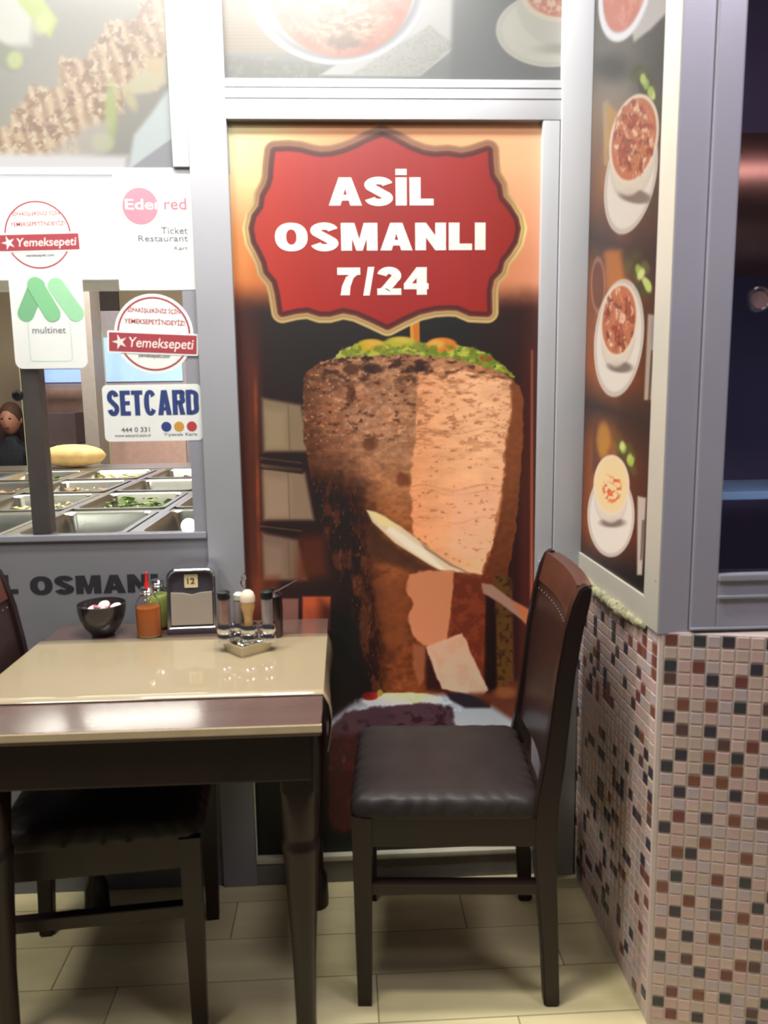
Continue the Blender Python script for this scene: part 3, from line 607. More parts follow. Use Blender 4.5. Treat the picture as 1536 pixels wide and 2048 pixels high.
print_grid('printed_sheet', (-.262, 0, 2.047), (.793, 0, 0), (0, 0, .45), 330, 190, paint_soup, PRG, p2, lightT)
obj('poster_board', B(-.262, .531, .0015, .01, 2.047, 2.497), MC['backing'], p2)

# ================================================================== UPPER LEFT KEBAB POSTER
def paint_kebab(c):
    x, y = c.x, c.y
    c.c[:] = np.array([168, 166, 158])/255.  # dark ground greyed, the lamp haze painted into the ink
    c.put((214, 208, 178), sstep(np.abs((y-150)+(x-120)*.95)-30, 160)*.3)
    # skewered minced kebab, diagonal from lower left to upper right
    u = (x*.76-(y-330)*.65); v = (x*.65+(y-330)*.76)        # u along, v across
    w = np.abs(v+8*np.sin(u*.09)-2)-(66+14*np.sin(u*.06)); mk = sstep(w+(fbm(x, y, 12, 3)-.5)*20, 16)
    sc_ = (np.sin(u*.22+v*.09+3*fbm(x, y, 40, 5))*.5+.5)
    col = np.array([196, 160, 128])/255*(1-sc_[..., None])+np.array([240, 214, 176])/255*sc_[..., None]
    c.c = c.c*(1-mk[..., None])+col*mk[..., None]
    c.spots((160, 120, 96), mk, 16, .54, 7, .8); c.spots((252, 240, 212), mk, 10, .6, 9, .8)
    c.poly([(-60, -60), (40, -60), (70, 20), (60, 90), (-60, 96)], (236, 238, 226), 24); c.poly([(20, -40), (80, -10), (116, 40), (100, 76), (76, 50), (40, 10)], (206, 226, 118), 12); c.ell(85, 48, 16, 22, (232, 244, 160), 14, .8, .5)
    c.poly([(-20, 70), (30, 100), (50, 120), (30, 145), (-20, 130)], (150, 156, 132), 16); c.ell(30, 120, 16, 18, (206, 218, 140), 12)
    c.ell(222, 225, 12, 55, (190, 206, 128), 14); c.ell(205, 285, 22, 20, (206, 216, 170), 16)
    c.poly([(240, 180), (270, 150), (330, 110), (335, 165), (300, 185), (260, 190)], (226, 216, 178), 14); c.ell(310, 130, 16, 16, (236, 206, 160), 14)
    c.ell(262, 200, 10, 22, (216, 206, 160), 12, 1, -.4); c.poly([(100, 300), (180, 245), (220, 240), (210, 300), (160, 330), (90, 340)], (216, 210, 196), 24, .7)
    c.poly([(268, 270), (300, 230), (350, 160), (352, 275), (300, 310), (255, 345)], (228, 242, 244), 14)
    c.poly([(250, 345), (340, 280), (352, 280), (352, 360), (250, 360)], (176, 178, 188), 4)
    c.poly([(-60, 305), (255, 312), (250, 370), (-60, 370)], (250, 250, 252), 20); c.mul(.93)  # white strip is lamp glare painted over the lower edge
p3 = thing('kebab_poster', 'poster of minced kebab and green peppers above the kitchen window', 'poster', (0, YW+.008, 0))
print_grid('printed_sheet', (-1.25, 0, 1.852), (.860, 0, 0), (0, 0, .62), 330, 250, paint_kebab, PRG, p3, lightK)
obj('poster_board', B(-1.25, -.39, .0015, .004, 1.852, 2.472), MC['backing'], p3)
bar('trim_8', -.391, -.352, YW-.002, YW+.03, 1.852, 2.75, lab='pale post right of the kebab poster')

# ================================================================== SIDE POSTER of soups
def paint_side(c):
    x, y = c.x, c.y
    c.c = c.grad([(0, (112, 110, 104)), (140, (120, 116, 110)), (230, (150, 128, 110)), (420, (120, 82, 64)), (480, (78, 60, 56)), (560, (136, 86, 56)), (740, (150, 84, 48)), (815, (66, 48, 44)), (900, (120, 70, 44)), (1060, (124, 66, 40)), (1130, (52, 42, 44)), (1300, (44, 38, 42))], y-(x-1200)*.3)
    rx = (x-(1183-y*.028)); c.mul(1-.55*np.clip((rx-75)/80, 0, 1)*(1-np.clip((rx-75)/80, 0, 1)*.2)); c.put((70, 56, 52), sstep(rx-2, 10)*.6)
    band = np.interp(y-(x-1200)*.3, [200, 300, 430, 480, 560, 740, 815, 880, 1060, 1120], [0, 1, .8, 0, 1, 1, 0, 1, 1, 0])
    c.spots((196, 128, 62), sstep(np.abs(rx-55)-30, 30)*band, 45, .52, 3, .5, 1, 2)
    def glass(cx, cy, rx_, ry): c.ring(cx, cy, rx_, ry, 1.6, (188, 150, 130), 3, .6)
    def lettuce(cx, cy, s, n=9, seed=1):
        rng = random.Random(seed)
        for k in range(n*2):
            a = rng.uniform(-1, 1); b = rng.uniform(-1, 1); c.ell(cx+a*22*s+b*10*s, cy+b*42*s+a*6, 10*s, 15*s, rng.choice([(84, 84, 44), (104, 104, 54), (66, 64, 40)]), 8, .55, rng.uniform(-.6, .6))
        for k in range(n//2+1):
            a = rng.uniform(-.9, .9); c.ell(cx+a*20*s+4, cy+a*34*s, 7*s, 13*s, rng.choice([(190, 206, 116), (212, 220, 146), (166, 186, 92)]), 5, .9, rng.uniform(-.5, .5))
    def bowl(cx, cy, sx, sy, soup, s, kind, rot=.13):
        c.ell(cx, cy, sx, sy, (222, 214, 204), 3, 1, rot); c.ring(cx, cy, sx*.93, sy*.95, 1.5, (170, 158, 150), 4, .6, rot)
        bx, by, brx, bry = soup
        c.ell(bx-1, by+bry*.42, brx*.98, bry*1.0, (206, 196, 184), 3, 1, rot); c.ell(bx+2, by+bry*1.30, brx*.7, bry*.16, (112, 96, 88), 8, .8, rot); c.ell(bx-1, by+bry*.34, brx*.94, bry*.96, (216, 206, 192), 6, .9, rot)
        c.ell(bx, by, brx*1.06, bry*1.04, (226, 208, 190), 3, 1, rot)
        if kind == 'r':
            c.ell(bx, by, brx*.95, bry*.95, (192, 118, 84), 3, 1, rot); mm = sstep(np.hypot((x-bx)/(brx*.9), (y-by)/(bry*.9))-1, .15)
            c.spots((232, 200, 168), mm, 9, .54, s, .9, .6, 1.3); c.spots((150, 66, 46), mm, 12, .56, s+3, .8, .6, 1.4); c.spots((110, 68, 54), mm, 8, .64, s+5, .8)
        else:
            c.ell(bx, by, brx*.95, bry*.95, (228, 206, 160), 3, 1, rot); mm = sstep(np.hypot((x-bx-1)/(brx*.55), (y-by-6)/(bry*.5))-1, .4); c.spots((214, 98, 60), mm, 6, .5, s, .95)
    # top bowl (cut by the frame)
    c.poly([(1262, 60), (1310, -40), (1345, -60), (1340, 20), (1300, 60), (1268, 84)], (206, 200, 200), 10, .9)
    c.ell(1252, -30, 52, 116, (214, 214, 220), 4, 1, .2); c.ell(1252, -34, 42, 100, (208, 134, 118), 5, 1, .2); c.spots((228, 176, 160), sstep(np.hypot((x-1252)/42, (y+34)/100)-.9, .2), 12, .55, 5, .6, .6, 1.5)
    c.ring(1252, -32, 47, 108, 3, (240, 240, 246), 3, .9, .2); c.put((66, 66, 62), sstep(np.hypot((x-1225)*.8, (y-135)*1)-26, 40)*.75)
    lettuce(1288, 168, .85, 9, 2)
    c.poly([(1205, 205), (1216, 200), (1218, 330), (1208, 330)], (200, 186, 150), 8, .5); c.poly([(1214, 205), (1236, 225), (1228, 290), (1210, 300)], (206, 160, 90), 14, .7)
    bowl(1262, 352, 50, 118, (1268, 278, 45, 88), 31, 'r', .19)
    lettuce(1278, 548, .9, 10, 5)
    c.poly([(1210, 505), (1240, 500), (1246, 560), (1216, 580)], (206, 128, 50), 18, .8); c.ell(1222, 540, 20, 40, (176, 118, 70), 12, .6); c.poly([(1184, 520), (1210, 516), (1208, 620), (1186, 625)], (120, 76, 62), 10, .8); c.ring(1196, 570, 13, 52, 1.2, (196, 150, 130), 3, .6)
    c.poly([(1296, 628), (1316, 632), (1306, 800), (1288, 800)], (176, 160, 146), 5); c.poly([(1302, 700), (1308, 700), (1300, 800), (1296, 800)], (66, 52, 52), 4, .8); c.ell(1306, 668, 5, 34, (150, 140, 140), 4, .8)
    bowl(1238, 676, 49, 118, (1238, 640, 35, 72), 37, 'r', .1)
    lettuce(1252, 912, .72, 8, 9)
    c.poly([(1186, 852), (1200, 850), (1200, 940), (1184, 945)], (100, 66, 54), 8, .8); c.ell(1207, 880, 14, 36, (190, 140, 66), 10, .8)
    c.poly([(1275, 992), (1292, 996), (1284, 1150), (1274, 1150)], (186, 174, 166), 5); c.poly([(1284, 1040), (1290, 1040), (1284, 1120), (1280, 1120)], (92, 82, 84), 4, .8)
    bowl(1222, 1030, 47, 84, (1223, 970, 34, 58), 41, 'c', .0)
    c.put((190, 180, 160), sstep(np.hypot((x-1225)*.9, (y-190)*.9)-10, 90)*.35); c.c = np.clip(c.c*1.05-.09*(1-c.c), 0, 1)
ps = thing('side_soup_poster', 'narrow poster of soup bowls on saucers on the side wall', 'poster', (XS-.0005, 0, 0))
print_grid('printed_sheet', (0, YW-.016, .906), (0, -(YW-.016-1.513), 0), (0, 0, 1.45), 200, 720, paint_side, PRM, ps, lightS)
obj('poster_board', B(.0005, .004, 1.513, YW-.016, .906, 2.356), MC['backing'], ps)
obj('edge_bead', B(-.004, .002, 1.5115, 1.515, .906, 2.356), mat('dark_bead', (60, 58, 60), .4), ps)

# ================================================================== STICKERS ON THE KITCHEN WINDOW
YG = YW+.0055
def sticker(name, label, bx, r, m=WHITE, Y=YG, th=.0006):
    x0, x1, z0, z1 = pxbox(*bx, Y); t = thing(name, label, 'sticker', ((x0+x1)/2, Y, z0))
    L = lambda u, v, d: (u, -d, v)
    w, h = x1-x0, z1-z0
    obj('backing_sheet', prism(bmesh.new(), rrect(-w/2, w/2, 0, h, r), L, 0, th), m, t)
    return t, w, h
def flat(name, poly, m, t, d0=.0006, d1=.0009): return obj(name, prism(bmesh.new(), poly, lambda u, v, d: (u, -d, v), d0, d1), m, t)
def circ(cx, cy, r, n=40): return [(cx+r*math.cos(2*PI*k/n), cy+r*math.sin(2*PI*k/n)) for k in range(n)]
def annulus(name, cx, cy, r0, r1, m, t, d0=.0006, d1=.0009, a0=0, a1=2*PI, n=48):
    bm = bmesh.new(); q = []
    for k in range(n+1):
        a = a0+(a1-a0)*k/n; q.append([bm.verts.new((cx+r*math.cos(a), -d, cy+r*math.sin(a))) for r, d in ((r0, d1), (r1, d1), (r1, d0), (r0, d0))])
    for a, b in zip(q, q[1:]):
        for k in range(4): bm.faces.new((a[k], a[(k+1) % 4], b[(k+1) % 4], b[k]))
    bmesh.ops.recalc_face_normals(bm, faces=bm.faces); return obj(name, bm, m, t)
NAVY = mat('navy_ink', (66, 84, 140), .45, 0, .02); REDI = mat('red_ink', (188, 82, 92), .45, 0, .02); GREY = mat('grey_ink', (130, 130, 136), .45, 0, .02)
# blue lettered card
t, w, h = sticker('payment_card_sticker', 'white sticker with heavy blue capitals and three dots, lowest on the window', (207, 769, 404, 882), .012, Y=YG)
block_text('lettering', 'SETCARD', -w*.455, w*.47, h*.46, h*.90, 0, NAVY, t, t=.22, b=.17, gap=.045, d=.001, wd=.62)['label'] = 'heavy blue capitals'
for k, (cx, col) in enumerate(((.13, (70, 86, 150)), (.26, (232, 176, 84)), (.39, (206, 84, 84)))): flat('dot', circ(w*cx, h*.25, w*.052, 24), mat('dot_ink_%d' % k, col, .45, 0, .02), t)
text_mesh('small_lettering', '444 0 331', -w*.33, -w*.04, h*.165, h*.25, 0, GREY, t, bold=.01, d=.001)
text_mesh('small_lettering', 'www.setcard.com.tr', -w*.40, -w*.03, h*.08, h*.135, 0, GREY, t, bold=.0, d=.001)
text_mesh('small_lettering', 'Yiyecek Kartı', w*.10, w*.44, h*.07, h*.14, 0, GREY, t, bold=.0, d=.001)
# red banner round stickers
def round_sticker(label, cpx, cpy, rpx, banner, tilt=-.03):
    p = hit(cpx, cpy, 1, YG-.001); q = hit(cpx+rpx, cpy, 1, YG-.001); r = q[0]-p[0]
    t = thing('round_sticker', label, 'sticker', (p[0], YG-.001, p[2])); t.rotation_euler = (0, -tilt, 0)
    obj('backing_sheet', prism(bmesh.new(), circ(0, 0, r), lambda u, v, d: (u, -d, v), 0, .0006), WHITE, t)
    annulus('red_ring', 0, 0, r*.88, r*.925, REDI, t)
    bx0, bx1, bz0, bz1 = banner
    obj('banner_backing', prism(bmesh.new(), rrect(bx0*r-.004, bx1*r+.004, bz0*r-.004, bz1*r+.004, .004), lambda u, v, d: (u, -d, v), .0009, .0013), WHITE, t)
    flat('banner', rrect(bx0*r, bx1*r, bz0*r, bz1*r, .001), REDI, t, .0013, .0016)
    text_mesh('lettering', 'Yemeksepeti', (bx0+.50)*r, (bx1-.07)*r, (bz0+.04)*r, (bz1-.10)*r, 0, WHITEINK, t, bold=.008, shear=.15, d=.0019)['label'] = 'white rounded script'
    # little running figure star
    ang = [0, 72, 144, 216, 288]; pts = []
    for k in range(10): a = PI/2+.3+k*PI/5; rr = r*(.20 if k % 2 == 0 else .07); pts.append(((bx0+.27)*r+rr*math.cos(a), (bz0+bz1)/2*r+rr*math.sin(a)))
    flat('star_figure', pts, WHITEINK, t, .0016, .0019)
    text_mesh('small_lettering', 'SİPARİŞLERİNİZ İÇİN', -.66*r, .66*r, .50*r, .66*r, 0, REDI, t, bold=.01, d=.001)
    text_mesh('small_lettering', "YEMEKSEPETİ'NDEYİZ!", -.74*r, .78*r, .24*r, .40*r, 0, REDI, t, bold=.01, d=.001)
    text_mesh('small_lettering', 'yemeksepeti.com', -.4*r, .4*r, -.62*r, -.50*r, 0, GREY, t, bold=.02, d=.001)
    return t
round_sticker('round red and white sticker with a crossing banner, above the blue lettered card', 308, 668, 79, (-1.13, 1.08, -.47, .0), -.05)
round_sticker('round red and white sticker at the left edge, above the green logo card', 76, 470, 72, (-1.1, 1.13, -.42, .02), .02)
# green logo card
t, w, h = sticker('green_logo_sticker', 'white rounded sticker with a pale green three-bar roof logo', (24, 545, 170, 737), .018)
def capsule(x0, z0, x1, z1, r, n=10):
    a = math.atan2(z1-z0, x1-x0); return [(x0+r*math.cos(a+PI/2+PI*k/n), z0+r*math.sin(a+PI/2+PI*k/n)) for k in range(n+1)]+[(x1+r*math.cos(a-PI/2+PI*k/n), z1+r*math.sin(a-PI/2+PI*k/n)) for k in range(n+1)]
for k, (a, col) in enumerate((((-.30, .58, -.12, .86), (140, 206, 156)), ((.38, .58, .14, .86), (176, 224, 186)), ((.06, .58, -.14, .87), (150, 212, 164)))):
    flat('roof_bar', capsule(a[0]*w, a[1]*h, a[2]*w, a[3]*h, w*.115), mat('green_ink_%d' % k, col, .45, 0, .02), t, .0006+.0003*k, .0009+.0003*k)
bm = bmesh.new(); ol = rrect(-w*.29, w*.30, h*.075, h*.50, .008); il = rrect(-w*.28, w*.29, h*.082, h*.50, .007)
a = [bm.verts.new((u, -.0009, v)) for u, v in ol]; b = [bm.verts.new((u, -.0009, v)) for u, v in il]
for k in range(len(a)): bm.faces.new((a[k], a[(k+1) % len(a)], b[(k+1) % len(a)], b[k]))
obj('door_outline', bm, mat('mint_ink', (190, 220, 200), .5), t)
text_mesh('small_lettering', 'multinet', -w*.23, w*.23, h*.37, h*.44, 0, GREY, t, bold=.0, d=.001)
# large white card with pink dot, partly over the sash
t, w, h = sticker('meal_ticket_sticker', 'large white sticker with a pink dot logo at the top right of the window', (232, 349, 388, 580), .003, Y=YG)
flat('pink_disc', circ(-w*.17, h*.73, w*.23, 36), mat('pink_ink', (236, 150, 166), .45, 0, .03), t)
text_mesh('lettering', 'Eden', -w*.36, w*.12, h*.70, h*.79, 0, WHITEINK, t, bold=.01, d=.0012)
text_mesh('lettering', 'red', w*.135, w*.42, h*.70, h*.80, 0, mat('rose_ink', (222, 130, 140), .45), t, bold=.01, d=.0012)
text_mesh('lettering', 'Ticket', w*.08, w*.42, h*.49, h*.55, 0, GREY, t, bold=.005, d=.0012); text_mesh('lettering', 'Restaurant', -w*.22, w*.42, h*.425, h*.48, 0, GREY, t, bold=.005, d=.0012)
text_mesh('small_lettering', 'Kart', w*.24, w*.41, h*.35, h*.385, 0, GREY, t, d=.0012)

# black letters on the panel under the window
ts = thing('panel_lettering', 'black capital letters on the grey panel under the kitchen window', 'lettering', (0, YW+.0058, 0))
INK = mat('black_ink', (38, 38, 42), .5, 0, .05)
for s_, bx in (('ASİL', (-110, 1152, 34, 1190)), ('OSMANLI', (58, 1151, 352, 1187))):
    x0, x1, z0, z1 = pxbox(*bx, YW); block_text('lettering', s_, x0, x1, z0, z1, 0, INK, ts)

for m_ in [WHITE, WHITEINK, NAVY, REDI, GREY]+[MC[k] for k in MC if k.startswith(('green_ink', 'dot_ink', 'pink_ink', 'rose_ink', 'mint_ink'))]: backlit(m_)
# ================================================================== KITCHEN BEHIND THE GLASS
kw = struct('wall_kitchen', 'beige kitchen wall far behind the window')
KW = mat('kitchen_plaster', (196, 176, 150), .6, 0, .08, 3)
obj('wall_plane', B(-5.2, .58, 6.8, 6.85, 0, 2.7), KW, kw)
obj('wall_plane', B(.56, .60, 2.05, 6.8, 0, 2.7), mat('kitchen_side', (150, 128, 116), .6, 0, .08, 3), kw)
obj('wall_recess', B(-2.30, -1.85, 6.77, 6.8, 0, 2.3), mat('dark_doorway', (92, 80, 78), .6), kw)
tag(obj('ceiling', B(-5.2, .58, 2.02, 6.8, 2.7, 2.74), mat('kitchen_ceiling', (230, 228, 220), .7)), 'pale kitchen ceiling', kind='structure')
ctr = thing('food_counter', 'stainless steel service counter with cut-outs for food trays behind the window', 'counter', (-1.0, 2.03, 0))
obj('body', B(-1.9, .95, .02, 2.30, 0, .79), STEEL, ctr)
obj('front_lip', B(-1.9, .95, .0, .035, .79, .957, .004), STEEL, ctr)
PX = [-2.6, -2.27, -1.94, -1.61, -1.27, -.92, -.585, -.25]
for y0, y1 in ((.035, .075), (.50, .56), (.98, 1.04), (1.46, 1.52), (1.94, 2.0)): obj('cross_bar', B(-1.9, .95, y0, y1, .925, .95, .003), STEEL, ctr)
for xx in PX: obj('divider_bar', B(xx+1.0-.012, xx+1.0+.012, .04, 2.0, .925, .953, .003), STEEL, ctr)
obj('back_shelf', B(-1.9, .95, 2.0, 2.30, .94, .955, .003), STEEL, ctr)
GREENS = [mat('leaf_%d' % k, c, .5, 0, .2, 60) for k, c in enumerate([(120, 150, 60), (150, 176, 84), (92, 120, 52)])]
def pan(x0, x1, y0, y1, label, fill):
    t = thing('food_tray', label, 'tray', ((x0+x1)/2, (y0+y1)/2, .80), 0, 'steel trays sunk in the counter'); w, d = (x1-x0)/2, (y1-y0)/2
    def ring(a, b, z, r=.03): return [(u, v, z) for u, v in rrect(-a, a, -b, b, r, 4)]
    bm = bmesh.new(); rs = [ring(w, d, .150), ring(w, d, .155), ring(w-.014, d-.014, .156), ring(w-.022, d-.022, .148), ring(w-.04, d-.04, .03), ring(w-.045, d-.045, .03), ]
    vr = [[bm.verts.new(p_) for p_ in r_] for r_ in rs]; n = len(vr[0])
    for a, b in zip(vr, vr[1:]):
        for i in range(n): bm.faces.new((a[i], a[(i+1) % n], b[(i+1) % n], b[i]))
    bm.faces.new(vr[-1]); bmesh.ops.recalc_face_normals(bm, faces=bm.faces); obj('pan', bm, STEEL, t, True)
    if fill:
        rng = random.Random(int(x0*100)+int(y0*77)); bm = bmesh.new()
        top = fill[1]
        for k in range(260):
            p_ = Vector((rng.uniform(-w+.05, w-.05), rng.uniform(-d+.05, d-.05), .05+rng.random()*top)); s = rng.uniform(.010, .024)
            q = Matrix.Rotation(rng.uniform(0, 6), 3, 'Z') @ Matrix.Rotation(rng.uniform(-1, 1), 3, 'X')
            vs = [bm.verts.new(p_+q @ Vector(v_)*s) for v_ in ((-1, 0, 0), (-.2, -.5, .2), (1, 0, .3), (.3, .6, -.1), (0, 0, .5))]
            for a, b in ((0, 1), (1, 2), (2, 3), (3, 0)): bm.faces.new((vs[a], vs[b], vs[4])).material_index = k % len(fill[0])
        o = obj('food', bm, fill[0], t); o['kind'] = 'stuff'
    return t
VEG = [mat('onion_white', (226, 220, 196), .5, 0, .1), mat('pale_yellow', (216, 200, 120), .5, 0, .1)]
TOM = [mat('tomato_dice', (190, 120, 80), .45, 0, .2), mat('pepper_dice', (206, 170, 110), .45, 0, .2)]
Y0 = 2.03
pan(-1.26+.005, -.93, Y0+.075, Y0+.50, 'steel tray with a little green salad, by the dark mullion', (GREENS[1:2]+VEG[:1], .03))
pan(-.905, -.60, Y0+.075, Y0+.50, 'empty deep steel tray nearest the window in the middle', None)
pan(-.57, -.265, Y0+.075, Y0+.50, 'steel tray at the right end nearest the window', None)
pan(-1.26, -.93, Y0+.56, Y0+.98, 'steel tray of pale vegetables in the second row behind the mullion', (VEG, .08))
pan(-.905, -.60, Y0+.56, Y0+.98, 'steel tray of shredded green lettuce in the second row', (GREENS, .10))
pan(-.57, -.265, Y0+.56, Y0+.98, 'steel tray of chopped pale salad at the right of the second row', (VEG+GREENS[:1], .07))
pan(-1.60, -1.28, Y0+.075, Y0+.50, 'empty steel tray left of the dark mullion', None)
pan(-1.60, -1.28, Y0+.56, Y0+.98, 'steel tray of chopped tomato at the left of the second row', (TOM, .09))
k_ = 0
for r_, (ya, yb) in enumerate(((1.045, 1.455), (1.525, 1.935))):
    for xa in (-1.92, -1.60, -1.26, -.905, -.57):
        w_ = .305 if xa > -1 else .32
        pan(xa+.005, xa+w_, Y0+ya, Y0+yb, '%s steel tray from the left in the %s row of the counter' % (['first', 'second', 'third', 'fourth', 'fifth'][k_ % 5], ['third', 'back'][r_]), [(VEG, .09), None, (TOM, .08), (GREENS, .08), (VEG+TOM, .08)][(k_*2+r_) % 5]); k_ += 1
# heap of bread behind, blue lit fridge, red-brown box
bm = bmesh.new(); rng = random.Random(4)
def blob(bm, cx, cy, cz, rx, ry, rz, sub=2, j=0):
    r = bmesh.ops.create_icosphere(bm, subdivisions=sub, radius=1)
    for v in r['verts']: q = 1+rng.uniform(-j, j); v.co = Vector((cx+v.co.x*rx*q, cy+v.co.y*ry*q, cz+v.co.z*rz*q))
o = obj('bread_loaf', (lambda b_: (blob(b_, 0, 0, .06, .17, .09, .06, 3, .02), b_)[1])(bmesh.new()), mat('bread_crust', (214, 176, 116), .6, 0, .2, 20), None, True)
o.location = (-1.42, 4.16, .9565); tag(o, 'golden loaf on the far shelf of the counter, right of the dark mullion', 'bread')
f = thing('display_fridge', 'upright fridge with a pale blue lit front across the kitchen', 'fridge', (-1.62, 5.6, 0))
obj('cabinet', B(-.55, .55, 0, .5, 0, 1.9, .01), mat('fridge_grey', (150, 140, 146), .5), f)
obj('lit_panel', B(-.50, .50, -.01, 0, 1.42, 1.72), mat('blue_panel', (150, 176, 230), .4, emit=.9), f, label='pale blue lit panel')
obj('door', B(-.50, .50, -.012, 0, .1, 1.38, .003), mat('fridge_door', (196, 160, 150), .5), f)
f = thing('storage_cupboard', 'dark red-brown cupboard against the kitchen wall', 'cupboard', (-2.75, 6.2, 0))
obj('body', B(-.25, .25, 0, .4, 0, 1.15, .01), mat('maroon_box', (96, 66, 64), .5), f)
for sx in (-1, 1): obj('door', B(min(0, sx*.24)+.004, max(0, sx*.24)-.004, -.015, 0, .05, 1.1, .003), MC['maroon_box'], f)
hd = thing('hood_lamp', 'large glaring light box hung over the kitchen counter', 'lamp', (-1.30, 2.19, 1.66))
obj('housing', B(-.75, .86, -.11, .11, -.05, .34, .01), mat('lamp_housing', (240, 240, 235), .5), hd)
obj('diffuser', B(-.74, .85, -.118, -.108, -.045, .335, .004), mat('lamp_diffuser', (255, 252, 248), .5, 0, 0, emit=3), hd)
a_ = hit(172, 900, 1, 4.9); b_ = hit(200, 900, 1, 4.9)
obj('column', B(float(a_[0]), float(b_[0]), 4.9, 5.1, 0, 2.7, .005), mat('kitchen_column', (140, 130, 124), .5), kw)
rk = thing('storage_rack', 'pale metal rack with a dark crate beside the column in the kitchen', 'rack', (-1.75, 5.25, 0))
for zz in (.5, 1.0, 1.5): obj('shelf', B(-.28, .16, -.15, .15, zz, zz+.02, .002), STEEL, rk)
for xx in (-.27, .15):
    for yy in (-.14, .14): obj('upright', B(xx-.012, xx+.012, yy-.012, yy+.012, 0, 1.75, .001), mat('pale_rack_paint', (206, 206, 150), .5), rk)
tag(obj('crate', B(-1.98, -1.72, 5.13, 5.37, 1.0205, 1.22, .006), mat('dark_crate', (74, 58, 58), .6)), 'dark crate standing on the kitchen rack', 'crate')
# person in the kitchen
def person():
    h = hit(20, 822, 1, 5.9)
    t = thing('person', 'seated person in a dark jacket seen through the window at the left edge', 'person', (h[0], 5.9, -.45))
    me = bpy.data.meshes.new('body'); P_ = [((0, 0, .92), .135), ((0, 0, 1.10), .12), ((0, 0, 1.27), .145), ((0, .0, 1.38), .10), ((0, -.01, 1.45), .052), ((0, -.015, 1.50), .05),
        ((.17, 0, 1.37), .06), ((.23, -.02, 1.12), .045), ((.16, -.20, 1.04), .036), ((.08, -.32, 1.08), .03), ((-.17, 0, 1.37), .06), ((-.23, -.02, 1.12), .045), ((-.16, -.2, 1.04), .036), ((-.06, -.32, 1.06), .03),
        ((.09, -.05, .93), .09), ((.11, -.46, .94), .065), ((.11, -.44, .54), .045), ((.11, -.56, .485), .035), ((-.09, -.05, .93), .09), ((-.11, -.46, .94), .065), ((-.11, -.44, .54), .045), ((-.11, -.56, .485), .035)]
    E_ = [(0, 1), (1, 2), (2, 3), (3, 4), (4, 5), (3, 6), (6, 7), (7, 8), (8, 9), (3, 10), (10, 11), (11, 12), (12, 13), (0, 14), (14, 15), (15, 16), (16, 17), (0, 18), (18, 19), (19, 20), (20, 21)]
    me.from_pydata([p_[0] for p_ in P_], E_, []); o = bpy.data.objects.new('body', me); C.objects.link(o); o.parent = t
    md = o.modifiers.new('skin', 'SKIN'); 
    for k, sv in enumerate(me.skin_vertices[0].data): sv.radius = (P_[k][1], P_[k][1]*.8 if k < 4 else P_[k][1]); sv.use_root = (k == 0)
    o.modifiers.new('sub', 'SUBSURF').levels = 2; o.modifiers['sub'].render_levels = 2
    me.materials.append(mat('dark_jacket', (44, 46, 54), .7, 0, .15, 20)); o['label'] = 'dark jacket'
    SK = mat('skin', (206, 140, 118), .5, 0, .06, 30)
    bm = bmesh.new(); r = bmesh.ops.create_icosphere(bm, subdivisions=4, radius=1)
    for v in r['verts']:
        x, y, z = v.co; s = 1-.18*max(0, -z)**1.5; v.co = Vector((x*.072*s, y*.09*s, z*.112+1.61))
        if y < -.6: v.co.y -= .012*math.exp(-((x/.12)**2+((z+.12)/.2)**2)); v.co.y += .008*(math.exp(-(((abs(x)-.38)/.14)**2+((z-.08)/.12)**2)))
        if y < -.5: v.co.y -= .004*math.exp(-((x/.3)**2+((z+.45)/.08)**2))
    h_ = obj('head', bm, SK, t, True)
    for s in (-1, 1):
        b_ = bmesh.new(); blob(b_, s*.072, .008, 1.605, .009, .018, .028, 2); obj('ear', b_, SK, h_, True)
        b_ = bmesh.new(); blob(b_, s*.027, -.079, 1.62, .011, .006, .006, 2); obj('eye', b_, mat('eye_dark', (40, 30, 28), .3), h_, True)
    b_ = bmesh.new(); blob(b_, 0, -.086, 1.56, .024, .006, .006, 2); obj('mouth', b_, mat('lip', (160, 84, 78), .5), h_, True)
    b_ = bmesh.new(); r = bmesh.ops.create_icosphere(b_, subdivisions=3, radius=1)
    for v in r['verts']:
        v.co = Vector((v.co.x*.079, v.co.y*.094+.012, max(v.co.z, -.25)*.112+1.63))
    obj('hair', b_, mat('short_hair', (96, 66, 50), .7, 0, .2, 60), t, True)
    for s in (-1, 1):
        b_ = bmesh.new(); blob(b_, s*.07, -.36, 1.075, .03, .045, .016, 2)
        o_ = obj('hand', b_, SK, t, True)
        for f_ in range(5):
            b_ = bmesh.new(); x0 = s*(.07-.024+f_*.012); L_ = [.045, .055, .058, .05, .035][f_]
            if f_ == 4: tube(b_, [(s*.045, -.35, 1.075), (s*.03, -.375, 1.07), (s*.03, -.39, 1.062)], [.009, .008, .006], 6)
            else: tube(b_, [(x0, -.395, 1.075), (x0, -.395-L_*.5, 1.07), (x0, -.395-L_, 1.055)], [.0075, .007, .005], 6)
            obj('finger', b_, SK, o_, True)
    return t
person()
h = hit(20, 822, 1, 5.9); st = thing('stool', 'plain dark stool under the seated person', 'stool', (h[0], 5.93, 0))
obj('seat', B(-.18, .18, -.2, .17, .32, .365, .01), DARKWOOD, st)
for sx in (-.14, .14):
    for sy in (-.14, .13): obj('leg', B(sx-.015, sx+.015, sy-.015, sy+.015, 0, .32, .002), DARKWOOD, st)
